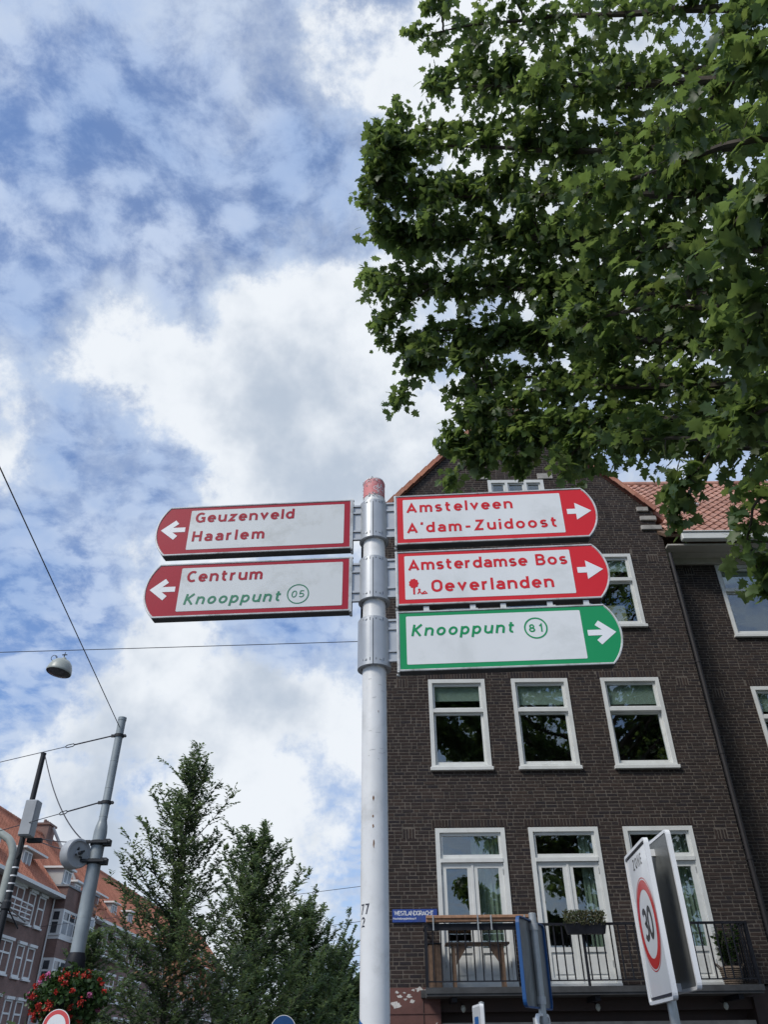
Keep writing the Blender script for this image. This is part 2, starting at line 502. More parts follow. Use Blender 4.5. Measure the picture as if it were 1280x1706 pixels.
M = dict(
    asphalt=mat('asphalt', (0.05, 0.05, 0.052), 0.9, var=0.2, scale=3, bump=0.4, bscale=120),
    paving=mat('paving', (0.16, 0.15, 0.14), 0.9, var=0.25, scale=2, bump=0.3),
    grass_ground=mat('grass_ground', (0.06, 0.075, 0.035), 0.95, var=0.3, scale=0.6),
    kerb=mat('kerbstone', (0.3, 0.3, 0.29), 0.85, var=0.15),
    paint_white=mat('window_paint', (0.68, 0.69, 0.67), 0.45, var=0.05, scale=3, dirt=(0.45, 0.45, 0.42), dscale=4, damt=0.3),
    mortar=mat('mortar', (0.115, 0.098, 0.083), 0.95, var=0.3, scale=5, bump=0.4),
    brick=piece_mat('dark_brick', [(0.026, 0.019, 0.018), (0.040, 0.027, 0.024), (0.030, 0.023, 0.023), (0.050, 0.034, 0.028), (0.034, 0.024, 0.022), (0.023, 0.019, 0.022), (0.042, 0.029, 0.025)]),
    stone=mat('sandstone', (0.36, 0.34, 0.31), 0.85, var=0.15, scale=5, bump=0.3, dirt=(0.15, 0.14, 0.13), damt=0.5),
    tile=piece_mat('terracotta_tile', [(0.40, 0.16, 0.10), (0.47, 0.20, 0.12), (0.34, 0.14, 0.10), (0.50, 0.24, 0.16), (0.42, 0.19, 0.13)], 0.75, 0.3, 14, 0.18),
    tile_pale=piece_mat('sky_sheen_tile', [(0.34, 0.175, 0.13), (0.42, 0.21, 0.15), (0.31, 0.155, 0.115), (0.45, 0.25, 0.19), (0.38, 0.19, 0.14)], 0.6, 0.3, 14, 0.18),  # terracotta made paler: the sky's reflection is put into its colour
    card=mat('cardboard', (0.50, 0.42, 0.28), 0.9, var=0.08),
    pipe=mat('dark_pipe', (0.018, 0.015, 0.016), 0.65, var=0.3, scale=8),
    interior=mat('room_plaster', (0.22, 0.21, 0.19), 0.9),
    glass=glass_mat('window_glass'),
    blind=mat('blind_cloth', (0.50, 0.54, 0.49), 0.8, var=0.04),
    curtain=mat('curtain_cloth', (0.42, 0.46, 0.39), 0.85, var=0.08, scale=12),
    iron=mat('black_iron', (0.010, 0.011, 0.016), 0.6, var=0.3, spec=0.3),
    deck=mat('balcony_concrete', (0.05, 0.052, 0.055), 0.85, var=0.3, scale=4, bump=0.2),
    wood=mat('new_timber', (0.36, 0.20, 0.12), 0.7, var=0.18, scale=18),
    wood_old=mat('old_timber', (0.16, 0.10, 0.065), 0.75, var=0.25, scale=14),
    plaster_red=mat('red_plaster', (0.12, 0.055, 0.047), 0.85, var=0.2, scale=3, bump=0.3, bscale=25),
    chip=mat('bare_plaster', (0.55, 0.53, 0.50), 0.9, var=0.2, scale=30),
    fascia=mat('shop_fascia', (0.035, 0.022, 0.02), 0.7, var=0.2),
    enamel_blue=mat('blue_enamel', (0.025, 0.06, 0.27), 0.3, var=0.1, dirt=(0.05, 0.06, 0.12)),
    white_print=mat('white_print', (0.75, 0.76, 0.77), 0.5, var=0.03),
    pole_white=mat('pole_paint', (0.70, 0.705, 0.70), 0.42, var=0.06, scale=4, dirt=(0.42, 0.42, 0.40), dscale=6, damt=0.45),
    pole_blue=mat('pole_blue', (0.02, 0.12, 0.36), 0.4, var=0.06),
    black_print=mat('black_print', (0.02, 0.02, 0.035), 0.5, var=0.05),
    rust=mat('rust_spot', (0.22, 0.13, 0.08), 0.9, var=0.4, scale=60),
    scuff=mat('scuff_mark', (0.36, 0.36, 0.35), 0.7, var=0.25, scale=80),
    sticker=mat('worn_sticker', (0.60, 0.20, 0.20), 0.6, var=0.12, scale=14, dirt=(0.58, 0.57, 0.57), dscale=16, damt=0.85),
    sticker_edge=mat('torn_paper', (0.55, 0.50, 0.50), 0.9, var=0.2, scale=40),
    collar=mat('collar_aluminium', (0.42, 0.44, 0.46), 0.42, 0.35, var=0.08, scale=5, dirt=(0.25, 0.26, 0.26), dscale=5, damt=0.4),
    galv=mat('galvanised', (0.42, 0.44, 0.45), 0.45, 0.5, var=0.2, scale=9),
    sign_back=mat('sign_body', (0.085, 0.09, 0.092), 0.6, 0.2, var=0.2, scale=6, dirt=(0.05, 0.055, 0.045), dscale=5, damt=0.7),
    rim=mat('sign_rim', (0.62, 0.63, 0.62), 0.45, 0.2, var=0.1, scale=10, dirt=(0.22, 0.22, 0.18), dscale=14, damt=0.7),
    red_new=mat('sign_red', (0.64, 0.022, 0.032), 0.4, var=0.03, scale=2, spec=0.25),
    red_old=mat('sign_red_faded', (0.36, 0.014, 0.034), 0.45, var=0.05, scale=2, spec=0.22),
    green=mat('sign_green', (0.010, 0.28, 0.10), 0.4, var=0.03, scale=2, spec=0.25),
    green_old=mat('sign_green_faded', (0.012, 0.19, 0.095), 0.4, var=0.03, scale=2),
    face=mat('sign_white', (0.75, 0.765, 0.76), 0.35, var=0.02, scale=2, dirt=(0.50, 0.52, 0.50), dscale=3.5, damt=0.35),
    face_old=mat('sign_white_dirty', (0.64, 0.665, 0.665), 0.4, var=0.03, scale=2, dirt=(0.40, 0.41, 0.38), dscale=5, damt=0.55),
    arrow_white=mat('arrow_white', (0.80, 0.81, 0.82), 0.4, var=0.02),
    gloss_white=mat('sign_enamel', (0.74, 0.76, 0.78), 0.09, var=0.02, scale=2, spec=1.0),
    gloss_red=mat('sign_enamel_red', (0.58, 0.03, 0.035), 0.09, var=0.03, spec=1.0),
    gloss_black=mat('sign_enamel_black', (0.07, 0.07, 0.075), 0.09, var=0.03, spec=1.0),
    sign_grey=mat('sign_back_grey', (0.26, 0.27, 0.265), 0.35, 0.55, var=0.12, scale=3, dirt=(0.10, 0.11, 0.10), dscale=3, damt=0.6),
    zinc_post=mat('zinc_post', (0.38, 0.40, 0.40), 0.4, 0.6, var=0.15, scale=9),
    blue_edge=mat('sign_edge_blue', (0.010, 0.07, 0.22), 0.4, var=0.05),
    mast_grey=mat('mast_grey', (0.27, 0.31, 0.33), 0.45, 0.1, var=0.12, scale=3, dirt=(0.18, 0.2, 0.2), dscale=3, damt=0.4),
    mast_dark=mat('mast_dark', (0.016, 0.019, 0.024), 0.6, var=0.2, scale=4),
    box_grey=mat('box_grey', (0.36, 0.38, 0.40), 0.5, var=0.06),
    wire=mat('steel_wire', (0.03, 0.03, 0.04), 0.5, var=0.1),
    lamp=mat('lamp_enamel', (0.36, 0.39, 0.36), 0.4, var=0.08, scale=6, dirt=(0.25, 0.27, 0.25), damt=0.4),
    lamp_in=mat('lamp_lens', (0.10, 0.10, 0.115), 0.25, var=0.2),
    bark=mat('bark', (0.075, 0.062, 0.048), 0.95, var=0.35, scale=9, bump=0.7, bscale=25),
    bark_grey=mat('bark_grey', (0.09, 0.085, 0.075), 0.95, var=0.3, scale=12, bump=0.5),
    leaf=leaf_mat('plane_leaf', [(0.060, 0.108, 0.042), (0.078, 0.134, 0.047), (0.102, 0.160, 0.052), (0.067, 0.122, 0.057), (0.150, 0.186, 0.062), (0.074, 0.128, 0.060), (0.054, 0.100, 0.048)], 0.55, (0.27, 0.37, 0.07)),
    elm=leaf_mat('elm_leaf', [(0.078, 0.136, 0.070), (0.106, 0.170, 0.084), (0.090, 0.150, 0.078), (0.150, 0.196, 0.090)], 0.52, (0.20, 0.27, 0.09), 0.5),
    elm_brown=leaf_mat('dry_leaf', [(0.20, 0.10, 0.06), (0.30, 0.15, 0.09)], 0.2, (0.3, 0.15, 0.06), 0.7),
    geranium=leaf_mat('geranium_leaf', [(0.02, 0.05, 0.014), (0.045, 0.09, 0.024), (0.03, 0.068, 0.018)], 0.2, (0.1, 0.18, 0.03), 0.5),
    flower_red=leaf_mat('red_petals', [(0.55, 0.04, 0.03), (0.42, 0.02, 0.02), (0.62, 0.09, 0.04)], 0.15, (0.5, 0.05, 0.03), 0.6),
    flower_pink=leaf_mat('pink_petals', [(0.60, 0.13, 0.32), (0.68, 0.24, 0.45), (0.5, 0.08, 0.2)], 0.15, (0.6, 0.2, 0.4), 0.6),
    roof_far=piece_mat('orange_roof', [(0.44, 0.18, 0.115), (0.49, 0.21, 0.135), (0.40, 0.155, 0.10)], 0.8, 0.2, 6, 0.15),
    trim_white=mat('house_trim', (0.72, 0.72, 0.70), 0.5, var=0.06, scale=0.8),
    pane_dark=None,
    dormer=mat('dormer_grey', (0.46, 0.45, 0.43), 0.7, var=0.08, scale=0.8),
    lead=mat('lead', (0.22, 0.24, 0.26), 0.6, var=0.15),
    basket=mat('wicker', (0.20, 0.15, 0.11), 0.85, var=0.35, scale=40, bump=0.6, bscale=70),
)
del M['pane_dark']


def brick_tex_mat(name, c1, c2, mort, scale=1.0):
    """brick pattern for walls too far away to pick bricks apart"""
    mt = bpy.data.materials.new(name)
    mt.use_nodes = True
    nt = mt.node_tree
    q = G(nt)
    b = nt.nodes['Principled BSDF']
    ge = q.node('ShaderNodeNewGeometry')
    sp = q.node('ShaderNodeSeparateXYZ')
    nt.links.new(ge.outputs['Position'], sp.inputs[0])
    cb = q.node('ShaderNodeCombineXYZ')
    nt.links.new(q.math('ADD', sp.outputs['X'], sp.outputs['Y']), cb.inputs[0])
    nt.links.new(sp.outputs['Z'], cb.inputs[1])
    br = q.node('ShaderNodeTexBrick')
    nt.links.new(cb.outputs[0], br.inputs['Vector'])
    br.inputs['Scale'].default_value = scale
    br.inputs['Brick Width'].default_value = 0.22
    br.inputs['Row Height'].default_value = 0.065
    br.inputs['Mortar Size'].default_value = 0.008
    br.inputs['Color1'].default_value = c1 + (1,)
    br.inputs['Color2'].default_value = c2 + (1,)
    br.inputs['Mortar'].default_value = mort + (1,)
    n = q.noise(ge.outputs['Position'], 0.5, 5, 0.65)
    c = q.vmath('SCALE', br.outputs['Color'], scale=q.smooth(n, 0.25, 0.75, 0.75, 1.25))
    nt.links.new(c, b.inputs['Base Color'])
    b.inputs['Roughness'].default_value = 0.9
    return mt


M['brick_far'] = brick_tex_mat('brown_brick', (0.225, 0.122, 0.100), (0.175, 0.098, 0.084), (0.20, 0.16, 0.14))
M['brick_dark_tex'] = brick_tex_mat('dark_brick_far', (0.062, 0.046, 0.044), (0.048, 0.038, 0.040), (0.15, 0.13, 0.115))

# ================================================================== the ground
def sheet(name, x0, x1, y0, y1, z, mt):
    o = MB().add([(x0, y0, z), (x1, y0, z), (x1, y1, z), (x0, y1, z)], [(0, 1, 2, 3)]).build(name, mt)
    return tag(o, kind='structure')


sheet('ground', -1500, 1500, -1500, 1500, -0.02, M['grass_ground'])
sheet('road', -20, -7.2, -120, 400, 0.0, M['asphalt'])
sheet('cycle_path', -4.0, 9.5, -60, 12.2, 0.0, M['asphalt'])
for nm, a in (('pavement', (-7.2, -4.0, -60, 300)), ('pavement', (-4.0, 30, 12.2, 16.6)), ('pavement', (-23.2, -20, -60, 300))):
    o = MB().box(a[0], a[1], a[2], a[3], -0.1, 0.12).build(nm, M['paving'])
    tag(o, kind='structure')

# ================================================================== the brick house with the gable
D = 16.5
ROW, SL, HL = 0.0696, 0.219, 0.103          # brick course, stretcher, header
GX, GZ, GS = 3.486, 15.36, 1.087            # gable apex and slope (heights above the eye)


def intervals(x0, x1, cuts):
    out = [(x0, x1)]
    for c0, c1 in cuts:
        nx = []
        for a, b in out:
            if c1 <= a or c0 >= b:
                nx.append((a, b))
            else:
                if c0 > a:
                    nx.append((a, c0))
                if c1 < b:
                    nx.append((c1, b))
        out = nx
    return [(a, b) for a, b in out if b - a > 0.004]


def brick_wall(parent, part, z0, z1, Y, span, openings, seed, keep, nmax=300, vents=()):
    """real bricks on a mortar backing. span(z)->(xmin,xmax); heights are above the eye; keep(x,z) says which bricks may be single objects"""
    rg = random.Random(seed)
    back, rest, singles = MB(), [], []
    nrow = int(round((z1 - z0) / ROW))
    prev = None
    for i in range(nrow):
        za = z0 + i * ROW
        zm = za + ROW / 2
        a, b = span(zm)
        cuts = [(o[0], o[1]) for o in openings if o[2] < zm < o[3]]
        iv = intervals(a, b, cuts)
        if prev is not None and prev[0] == iv:
            prev[2] = za + ROW
        else:
            if prev is not None:
                for p, q in prev[0]:
                    back.box(p, q, Y, Y + 0.24, prev[1] + H, prev[2] + H)
            prev = [iv, za, za + ROW]
        # bricks: keep clear of soldier courses and vents
        bc = cuts + [(o[0] - 0.07, o[1] + 0.07) for o in openings if len(o) > 4 and o[4] and o[3] <= zm < o[3] + 0.17]
        bc += [(v[0], v[0] + 0.26) for v in vents if v[1] < zm < v[1] + 0.209]
        for p, q in intervals(a, b, bc):
            x = p - rg.choice((0, 0.055, 0.11, 0.166))
            nh = 0
            while x < q:
                L = SL if (rg.random() < 0.68 or nh > 1) else HL
                nh = nh + 1 if L == HL else 0
                xa, xb = max(x, p + 0.003), min(x + L, q - 0.003)
                if xb - xa > 0.03:
                    full = xa == x and xb == x + L
                    y = Y - 0.0035 - rg.random() * 0.004
                    it = (xa, xb, za + 0.0075, za + ROW - 0.0075, y, rg.uniform(-0.002, 0.002))
                    if full and keep(xa, zm):
                        singles.append(it)
                    else:
                        rest.append(it)
                x += L + 0.014
    for p, q in prev[0]:
        back.box(p, q, Y, Y + 0.24, prev[1] + H, prev[2] + H)
    # soldier courses over openings, vents of upright bricks
    up = []
    for o in openings:
        if len(o) > 4 and o[4]:
            x = o[0] - 0.06
            while x + 0.058 < o[1] + 0.07:
                up.append((x, x + 0.056, o[3] + 0.008, o[3] + 0.165, Y - 0.0045 - rg.random() * 0.004, 0.0))
                x += 0.0665
    for vx, vz in vents:
        for k in range(4):
            up.append((vx + 0.012 + k * 0.063, vx + 0.058 + k * 0.063, vz + 0.01, vz + 0.2, Y - (0.003 if k % 2 else 0.009), 0.0))
    singles.sort(key=lambda t: (t[0] ** 2 + t[2] ** 2))
    rest += singles[nmax:]
    singles = singles[:nmax]
    wall = back.build(part, M['mortar'], parent)

    def bx(mb, it, cx=0.0, cz=0.0):
        xa, xb, za, zb, y, t = it
        xa -= cx; xb -= cx; za -= cz; zb -= cz
        c = 0.004
        vs = [(xa, y + 0.03, za), (xb, y + 0.03, za), (xb, y + 0.03, zb), (xa, y + 0.03, zb),
              (xa + c, y - t, za + c), (xb - c, y + t, za + c), (xb - c, y + t, zb - c), (xa + c, y - t, zb - c)]
        vs = [(p[0], p[1], p[2]) for p in vs]
        mb.add(vs, [(4, 5, 6, 7), (0, 1, 5, 4), (1, 2, 6, 5), (2, 3, 7, 6), (3, 0, 4, 7)])
    mb = MB()
    for it in rest + up:
        bx(mb, (it[0], it[1], it[2] + H, it[3] + H, it[4], it[5]))
    tag(mb.build('brickwork', M['brick'], wall), kind='stuff')
    lib = {}
    for it in singles:
        k = (round(it[1] - it[0], 3), rg.randrange(3))
        if k not in lib:
            q = MB()
            bx(q, (0, k[0], 0, it[3] - it[2], 0.0, rg.uniform(-0.002, 0.002)))
            lib[k] = q.mesh('brick', M['brick'])
        link('brick', lib[k], wall, (it[0], it[4], it[2] + H))
    return wall


def frame_mb(x0, x1, z0, z1, y0, y1, w, wb=None, wt=None):
    """rectangular frame, members butted; heights above the eye"""
    wb = w if wb is None else wb
    wt = w if wt is None else wt
    q = MB()
    q.box(x0, x0 + w, y0, y1, z0 + H, z1 + H)
    q.box(x1 - w, x1, y0, y1, z0 + H, z1 + H)
    q.box(x0 + w, x1 - w, y0, y1, z0 + H, z0 + wb + H)
    q.box(x0 + w, x1 - w, y0, y1, z1 - wt + H, z1 + H)
    return q


def pane(parent, x0, x1, z0, z1, y):
    return MB().box(x0, x1, y, y + 0.006, z0 + H, z1 + H).build('pane', M['glass'], parent)


def curtain(parent, x0, x1, z0, z1, y, seed):
    rg = random.Random(seed)
    n = 22
    vs, fs = [], []
    ph = rg.random() * 6
    for i in range(n + 1):
        t = i / n
        yy = y + 0.022 * math.sin(t * 19 + ph) + 0.008 * math.sin(t * 41)
        vs += [(x0 + (x1 - x0) * t, yy, z0 + H), (x0 + (x1 - x0) * t, yy, z1 + H)]
    for i in range(n):
        fs.append((2 * i, 2 * i + 2, 2 * i + 3, 2 * i + 1))
    return MB().add(vs, fs).build('curtain', M['curtain'], parent, True)


def sash_window(parent, x0, x1, z0, z1, Y, blind=0.3, tilt=0.0, name='window'):
    h = z1 - z0
    zt = z0 + h * 0.635                                  # meeting rail
    q = frame_mb(x0, x1, z0 + 0.045, z1, Y - 0.028, Y + 0.14, 0.085, 0.05, 0.085)
    q.box(x0 + 0.085, x1 - 0.085, Y - 0.022, Y + 0.13, zt - 0.03 + H, zt + 0.05 + H)
    w = q.build(name, M['paint_white'], parent)
    MB().bbox(x0 - 0.03, x1 + 0.03, Y - 0.085, Y + 0.1, z0 - 0.03 + H, z0 + 0.045 + H, 0.006).build('sill', M['paint_white'], w)
    a, b = x0 + 0.088, x1 - 0.088
    frame_mb(a, b, zt + 0.052, z1 - 0.088, Y + 0.03, Y + 0.085, 0.05, 0.035, 0.06).build('sash', M['paint_white'], w)
    lo = frame_mb(a, b, z0 + 0.098, zt - 0.033, Y + 0.045, Y + 0.10, 0.052, 0.075, 0.045)
    ls = lo.build('sash', M['paint_white'], w)
    pane(w, a + 0.045, b - 0.045, zt + 0.08, z1 - 0.14, Y + 0.056)
    p2 = pane(w, a + 0.045, b - 0.045, z0 + 0.165, zt - 0.07, Y + 0.07)
    if tilt:
        for o in (ls, p2):
            o.matrix_local = Matrix.Translation((0, Y + 0.07, z0 + 0.1 + H)) @ Matrix.Rotation(tilt, 4, 'X') @ Matrix.Translation((0, -(Y + 0.07), -(z0 + 0.1 + H)))
    if blind:
        zb = z1 - 0.13 - blind * h
        m_ = MB().box(a + 0.03, b - 0.03, Y + 0.115, Y + 0.119, zb + H, z1 - 0.1 + H)
        m_.box(a + 0.03, b - 0.03, Y + 0.110, Y + 0.126, zb - 0.025 + H, zb + H)
        m_.build('blind', M['blind'], w)
    return w


def french_door(parent, x0, x1, z0, z1, Y, cur):
    q = frame_mb(x0, x1, z0, z1, Y - 0.028, Y + 0.14, 0.085, 0.03, 0.085)
    zr = z0 + 2.14                                       # transom
    q.box(x0 + 0.085, x1 - 0.085, Y - 0.04, Y + 0.135, zr - 0.035 + H, zr + 0.035 + H)
    q.box(x0 - 0.0, x1, Y - 0.06, Y - 0.028, z0 - 0.045 + H, z0 + 0.03 + H)
    w = q.build('balcony_door', M['paint_white'], parent)
    a, b = x0 + 0.088, x1 - 0.088
    frame_mb(a, b, zr + 0.038, z1 - 0.088, Y + 0.02, Y + 0.08, 0.05, 0.075, 0.055).build('fanlight', M['paint_white'], w)
    pane(w, a + 0.045, b - 0.045, zr + 0.105, z1 - 0.135, Y + 0.05)
    mid = (a + b) / 2
    for s, (p, r_) in enumerate(((a, mid - 0.003), (mid + 0.003, b))):
        q = frame_mb(p, r_, z0 + 0.035, zr - 0.038, Y + 0.015, Y + 0.075, 0.098, 0.10, 0.10)
        zg = z0 + 0.60
        q.box(p + 0.098, r_ - 0.098, Y + 0.015, Y + 0.075, zg - 0.06 + H, zg + 0.02 + H)
        q.box(p + 0.098, r_ - 0.098, Y + 0.04, Y + 0.06, z0 + 0.13 + H, zg - 0.06 + H)          # kick panel, recessed
        q.box(p + 0.14, r_ - 0.14, Y + 0.028, Y + 0.04, z0 + 0.185 + H, zg - 0.12 + H)            # raised field
        lf = q.build('door_leaf', M['paint_white'], w)
        pane(w, p + 0.095, r_ - 0.095, zg + 0.015, zr - 0.135, Y + 0.045)
        hx = p + 0.012 if s == 0 else r_ - 0.012
        for hz_ in (z0 + 0.3, zr - 0.25):
            MB().tube([(hx, Y + 0.004, hz_ + H), (hx, Y + 0.004, hz_ + 0.1 + H)], 0.009, 8).build('hinge', M['galv'], w)
    MB().box(mid - 0.022, mid + 0.022, Y - 0.002, Y + 0.013, z0 + 0.035 + H, zr - 0.038 + H).build('cover_strip', M['paint_white'], w)
    if cur & 1:
        curtain(w, b - 0.30, b - 0.02, z0 + 0.05, z1 - 0.1, Y + 0.22, 5 + int(x0 * 10))
    if cur & 2:
        curtain(w, mid + 0.02, mid + 0.42, z0 + 0.05, z1 - 0.1, Y + 0.24, 9 + int(x0 * 10))
    return w


WX = [(0.96, 2.24), (2.84, 4.12), (4.87, 6.19)]
DX = [(0.97, 2.38), (2.86, 4.27), (4.78, 6.19)]
house = thing('gabled_house', 'tall dark brick house with pointed gable, white windows and iron balcony', 'house', (0, 0, 0))
XL, XR = -0.15, 7.12


def span_main(z):
    if z < 10.98:
        return XL, XR
    if z < 11.69:
        return XL + 0.06, XR - 0.08
    w = (GZ - z) / GS
    return GX - w, GX + w


ops = [(a, b, 4.93 - 0.03, 6.955, True) for a, b in WX] + [(a, b, 8.236 - 0.03, 10.26, True) for a, b in WX]
ops += [(a, b, 0.955, 3.75, True) for a, b in DX]
ops += [(2.80, 4.30, 11.2, 12.64, False), (2.45, 2.88, 12.66, 12.86, False), (4.16, 4.58, 12.66, 12.86, False)]
vents = [(0.24, 6.78), (6.60, 6.75), (0.30, 3.55), (6.62, 3.48), (0.24, 10.0), (6.62, 10.02)]
main_wall = brick_wall(house, 'front_wall', 1.0, 15.3, D, span_main, ops, 11, lambda x, z: 2.35 < z < 4.9 and x > 0.02, 300, vents)

for i, (a, b) in enumerate(WX):
    sash_window(house, a, b, 4.93, 6.955, D, (0.155, 0.205, 0.21)[i], R(-2.2) if i == 2 else 0.0)
    sash_window(house, a, b, 8.236, 10.26, D, (0.2, 0.12, 0.14)[i])
for i, (a, b) in enumerate(DX):
    french_door(house, a, b, 1.0, 3.75, D, (3, 1, 1)[i])
# card leaning in the third-floor window
w = MB().box(5.35, 5.82, D + 0.106, D + 0.116, 8.36 + H, 8.86 + H).build('cardboard', M['card'], house)
# attic window of three lights
q = frame_mb(2.80, 4.30, 11.2, 12.64, D - 0.02, D + 0.12, 0.09)
q.box(3.26, 3.33, D - 0.02, D + 0.12, 11.29 + H, 12.55 + H)
q.box(3.77, 3.84, D - 0.02, D + 0.12, 11.29 + H, 12.55 + H)
att = q.build('attic_window', M['paint_white'], house)
for a, b in ((2.89, 3.26), (3.33, 3.77), (3.84, 4.21)):
    frame_mb(a + 0.004, b - 0.004, 11.29, 12.55, D + 0.02, D + 0.07, 0.04).build('sash', M['paint_white'], att)
    pane(att, a + 0.04, b - 0.04, 11.33, 12.51, D + 0.05)
for a, b in ((2.45, 2.88), (4.16, 4.58)):
    MB().bbox(a, b, D - 0.03, D + 0.2, 12.665 + H, 12.855 + H, 0.012).build('lintel_stone', M['stone'], house)
for s in (1, -1):
    for a, b, z in ((3.14, 3.44, 11.55), (3.17, 3.59, 11.26), (3.14, 3.67, 10.97)):
        xa, xb = (GX + a, GX + b) if s > 0 else (GX - b, GX - a)
        MB().bbox(xa, xb, D - 0.06, D + 0.3, z + H, z + 0.135 + H, 0.012).build('kneeler_stone', M['stone'], house)
# shell behind the front: sides, back, floors, so rooms are really dark
q = MB()
q.box(XL, XL + 0.25, D + 0.241, D + 11, 0.0, 11.2 + H)
q.box(XR - 0.25, XR, D + 0.241, D + 11, 0.0, 11.2 + H)
q.box(XL, XR, D + 11, D + 11.25, 0.0, 11.2 + H)
q.build('side_walls', M['brick_dark_tex'], house)
q = MB()
for z in (0.80, 4.2, 7.6, 10.7):
    q.box(XL + 0.26, XR - 0.26, D + 0.245, D + 10.9, z + H, z + 0.2 + H)
q.box(XL + 0.26, XR - 0.26, D + 4.0, D + 4.1, 0.8 + H, 10.7 + H)
for x in (2.54, 4.5):
    q.box(x, x + 0.1, D + 0.25, D + 4.0, 0.8 + H, 10.7 + H)
q.build('rooms', M['interior'], house)
# roof slopes and verge tiles
for s in (1, -1):
    e = 3.75
    q = MB()
    xe, ze = GX + s * e, GZ - e * GS
    nrm = Vector((s * GS, 0, 1)).normalized()
    o1, o2 = nrm * 0.03, nrm * 0.14
    vs = []
    for y in (D + 0.02, D + 11.4):
        for (x, z) in ((GX, GZ), (xe, ze)):
            for o_ in (o1, o2):
                vs.append((x + o_.x, y, z + o_.z + H))
    q.add(vs, [(0, 1, 3, 2), (4, 6, 7, 5), (0, 2, 6, 4), (1, 5, 7, 3), (2, 3, 7, 6), (0, 4, 5, 1)])
    rf = q.build('roof', M['tile'], house)
    L = math.hypot(3.45, 3.45 * GS)
    dirv = Vector((s, 0, -GS)).normalized()
    tq = MB()
    tq.bbox(0, 0.36, -0.12, 0.16, 0.0, 0.028, 0.006)
    tq.box(0, 0.355, -0.12, -0.095, -0.10, 0.0)
    tme = tq.mesh('verge_tile', M['tile'])
    n = int(L / 0.325)
    for k in range(n + 1):
        p = Vector((GX, 0, GZ)) + dirv * (k * 0.325) + nrm * 0.15
        X = dirv
        Z = (nrm + dirv * 0.06).normalized()
        X = (X - Z * X.dot(Z)).normalized()
        Yv = Z.cross(X)
        if s < 0:
            # keep the lip towards the street
            Yv = -Yv
            mt4 = Matrix((X, Yv, Z)).transposed().to_4x4()
        else:
            mt4 = Matrix((X, Yv, Z)).transposed().to_4x4()
        mt4.translation = Vector((p.x, D, p.z + H))
        o = link('verge_tile', tme, rf)
        o.matrix_local = mt4
q = MB().tube([(GX, D - 0.14, GZ + 0.12 + H), (GX, D + 11.4, GZ + 0.12 + H)], 0.13, 10)
q.build('ridge', M['tile'], house, True)

# rainwater pipe
q = MB().tube([(7.19, D - 0.03, 10.25 + H), (7.19, D - 0.03, 0.0)], 0.048, 12)
for z in (9.4, 7.3, 5.2, 3.1, 1.4):
    q.tube([(7.19, D - 0.03, z + H), (7.19, D - 0.03, z + 0.05 + H)], 0.058, 12)
q.build('downpipe', M['pipe'], house, True)

# ground floor: red plaster pier, deep dark shop front under the balcony
q = MB()
q.box(XL, 0.93, D - 0.02, D + 0.24, 0.0, 0.998 + H)
for z in (0.42, 0.60):
    q.box(XL, 0.93, D - 0.035, D - 0.02, z - 0.006 + H, z + 0.006 + H)
pier = q.build('plaster_pier', M['plaster_red'], house)
rg = random.Random(4)
for cx, cz, rr in ((0.14, 0.93, 0.035), (0.2, 0.86, 0.045), (0.28, 0.92, 0.022), (0.36, 0.86, 0.05), (0.45, 0.96, 0.03), (0.13, 0.74, 0.085), (0.55, 0.97, 0.06), (0.66, 0.95, 0.03), (0.70, 0.86, 0.04), (0.42, 0.79, 0.045), (0.30, 0.82, 0.03)):
    n = 13
    poly = [(cx + rr * (0.5 + rg.random()) * math.cos(2 * math.pi * k / n), cz + rr * 0.55 * (0.5 + rg.random()) * math.sin(2 * math.pi * k / n)) for k in range(n)]
    MB().prism(poly, lambda a, b, d: (a, D - 0.02 - d, b + H), 0.0, 0.003).build('plaster_patch', M['chip'], pier)
MB().tube([(0.62, D - 0.03, 0.85 + H), (0.62, D - 0.03, 0.44 + H), (0.63, D - 0.03, 0.2 + H)], 0.006, 6).build('cable', M['fascia'], pier)
MB().tube([(0.2, D - 0.026, 0.40 + H), (0.3, D - 0.028, 0.335 + H), (0.45, D - 0.028, 0.32 + H), (0.62, D - 0.028, 0.345 + H), (0.75, D - 0.028, 0.36 + H), (0.86, D - 0.028, 0.46 + H)], 0.007, 6).build('cable', M['chip'], pier)
MB().bbox(0.58, 0.70, D - 0.09, D - 0.02, 0.83 + H, 0.955 + H, 0.008).build('junction_box', M['deck'], pier)
q = MB()
q.box(0.93, XR, D + 0.45, D + 0.6, 0.0, 0.80 + H)
q.box(0.93, XR, D + 0.10, D + 0.45, 0.62 + H, 0.80 + H)
q.box(0.93, XR, D + 0.0, D + 0.45, 0.80 + H, 0.955 + H)
q.box(6.6, XR, D - 0.012, D + 0.45, 0.0, 0.80 + H)
q.build('shop_front', M['fascia'], house)
q = MB()
q.box(0.95, 6.58, D + 0.06, D + 0.12, 0.30 + H, 0.455 + H)
q.build('shop_rail', M['stone'], house)
for x in (1.33, 3.74, 6.03):
    q = MB().tube([(x, D + 0.1, 0.74 + H), (x, D - 0.12, 0.70 + H)], 0.012, 8)
    lb = q.build('lamp_bracket', M['iron'], house)
    MB().lathe([(0.006, 0.08), (0.03, 0.07), (0.045, 0.03), (0.042, 0.0), (0.02, -0.03), (0.004, -0.04)], (x, D - 0.13, 0.64 + H), 14).build('bulb', M['lamp'], lb, True)

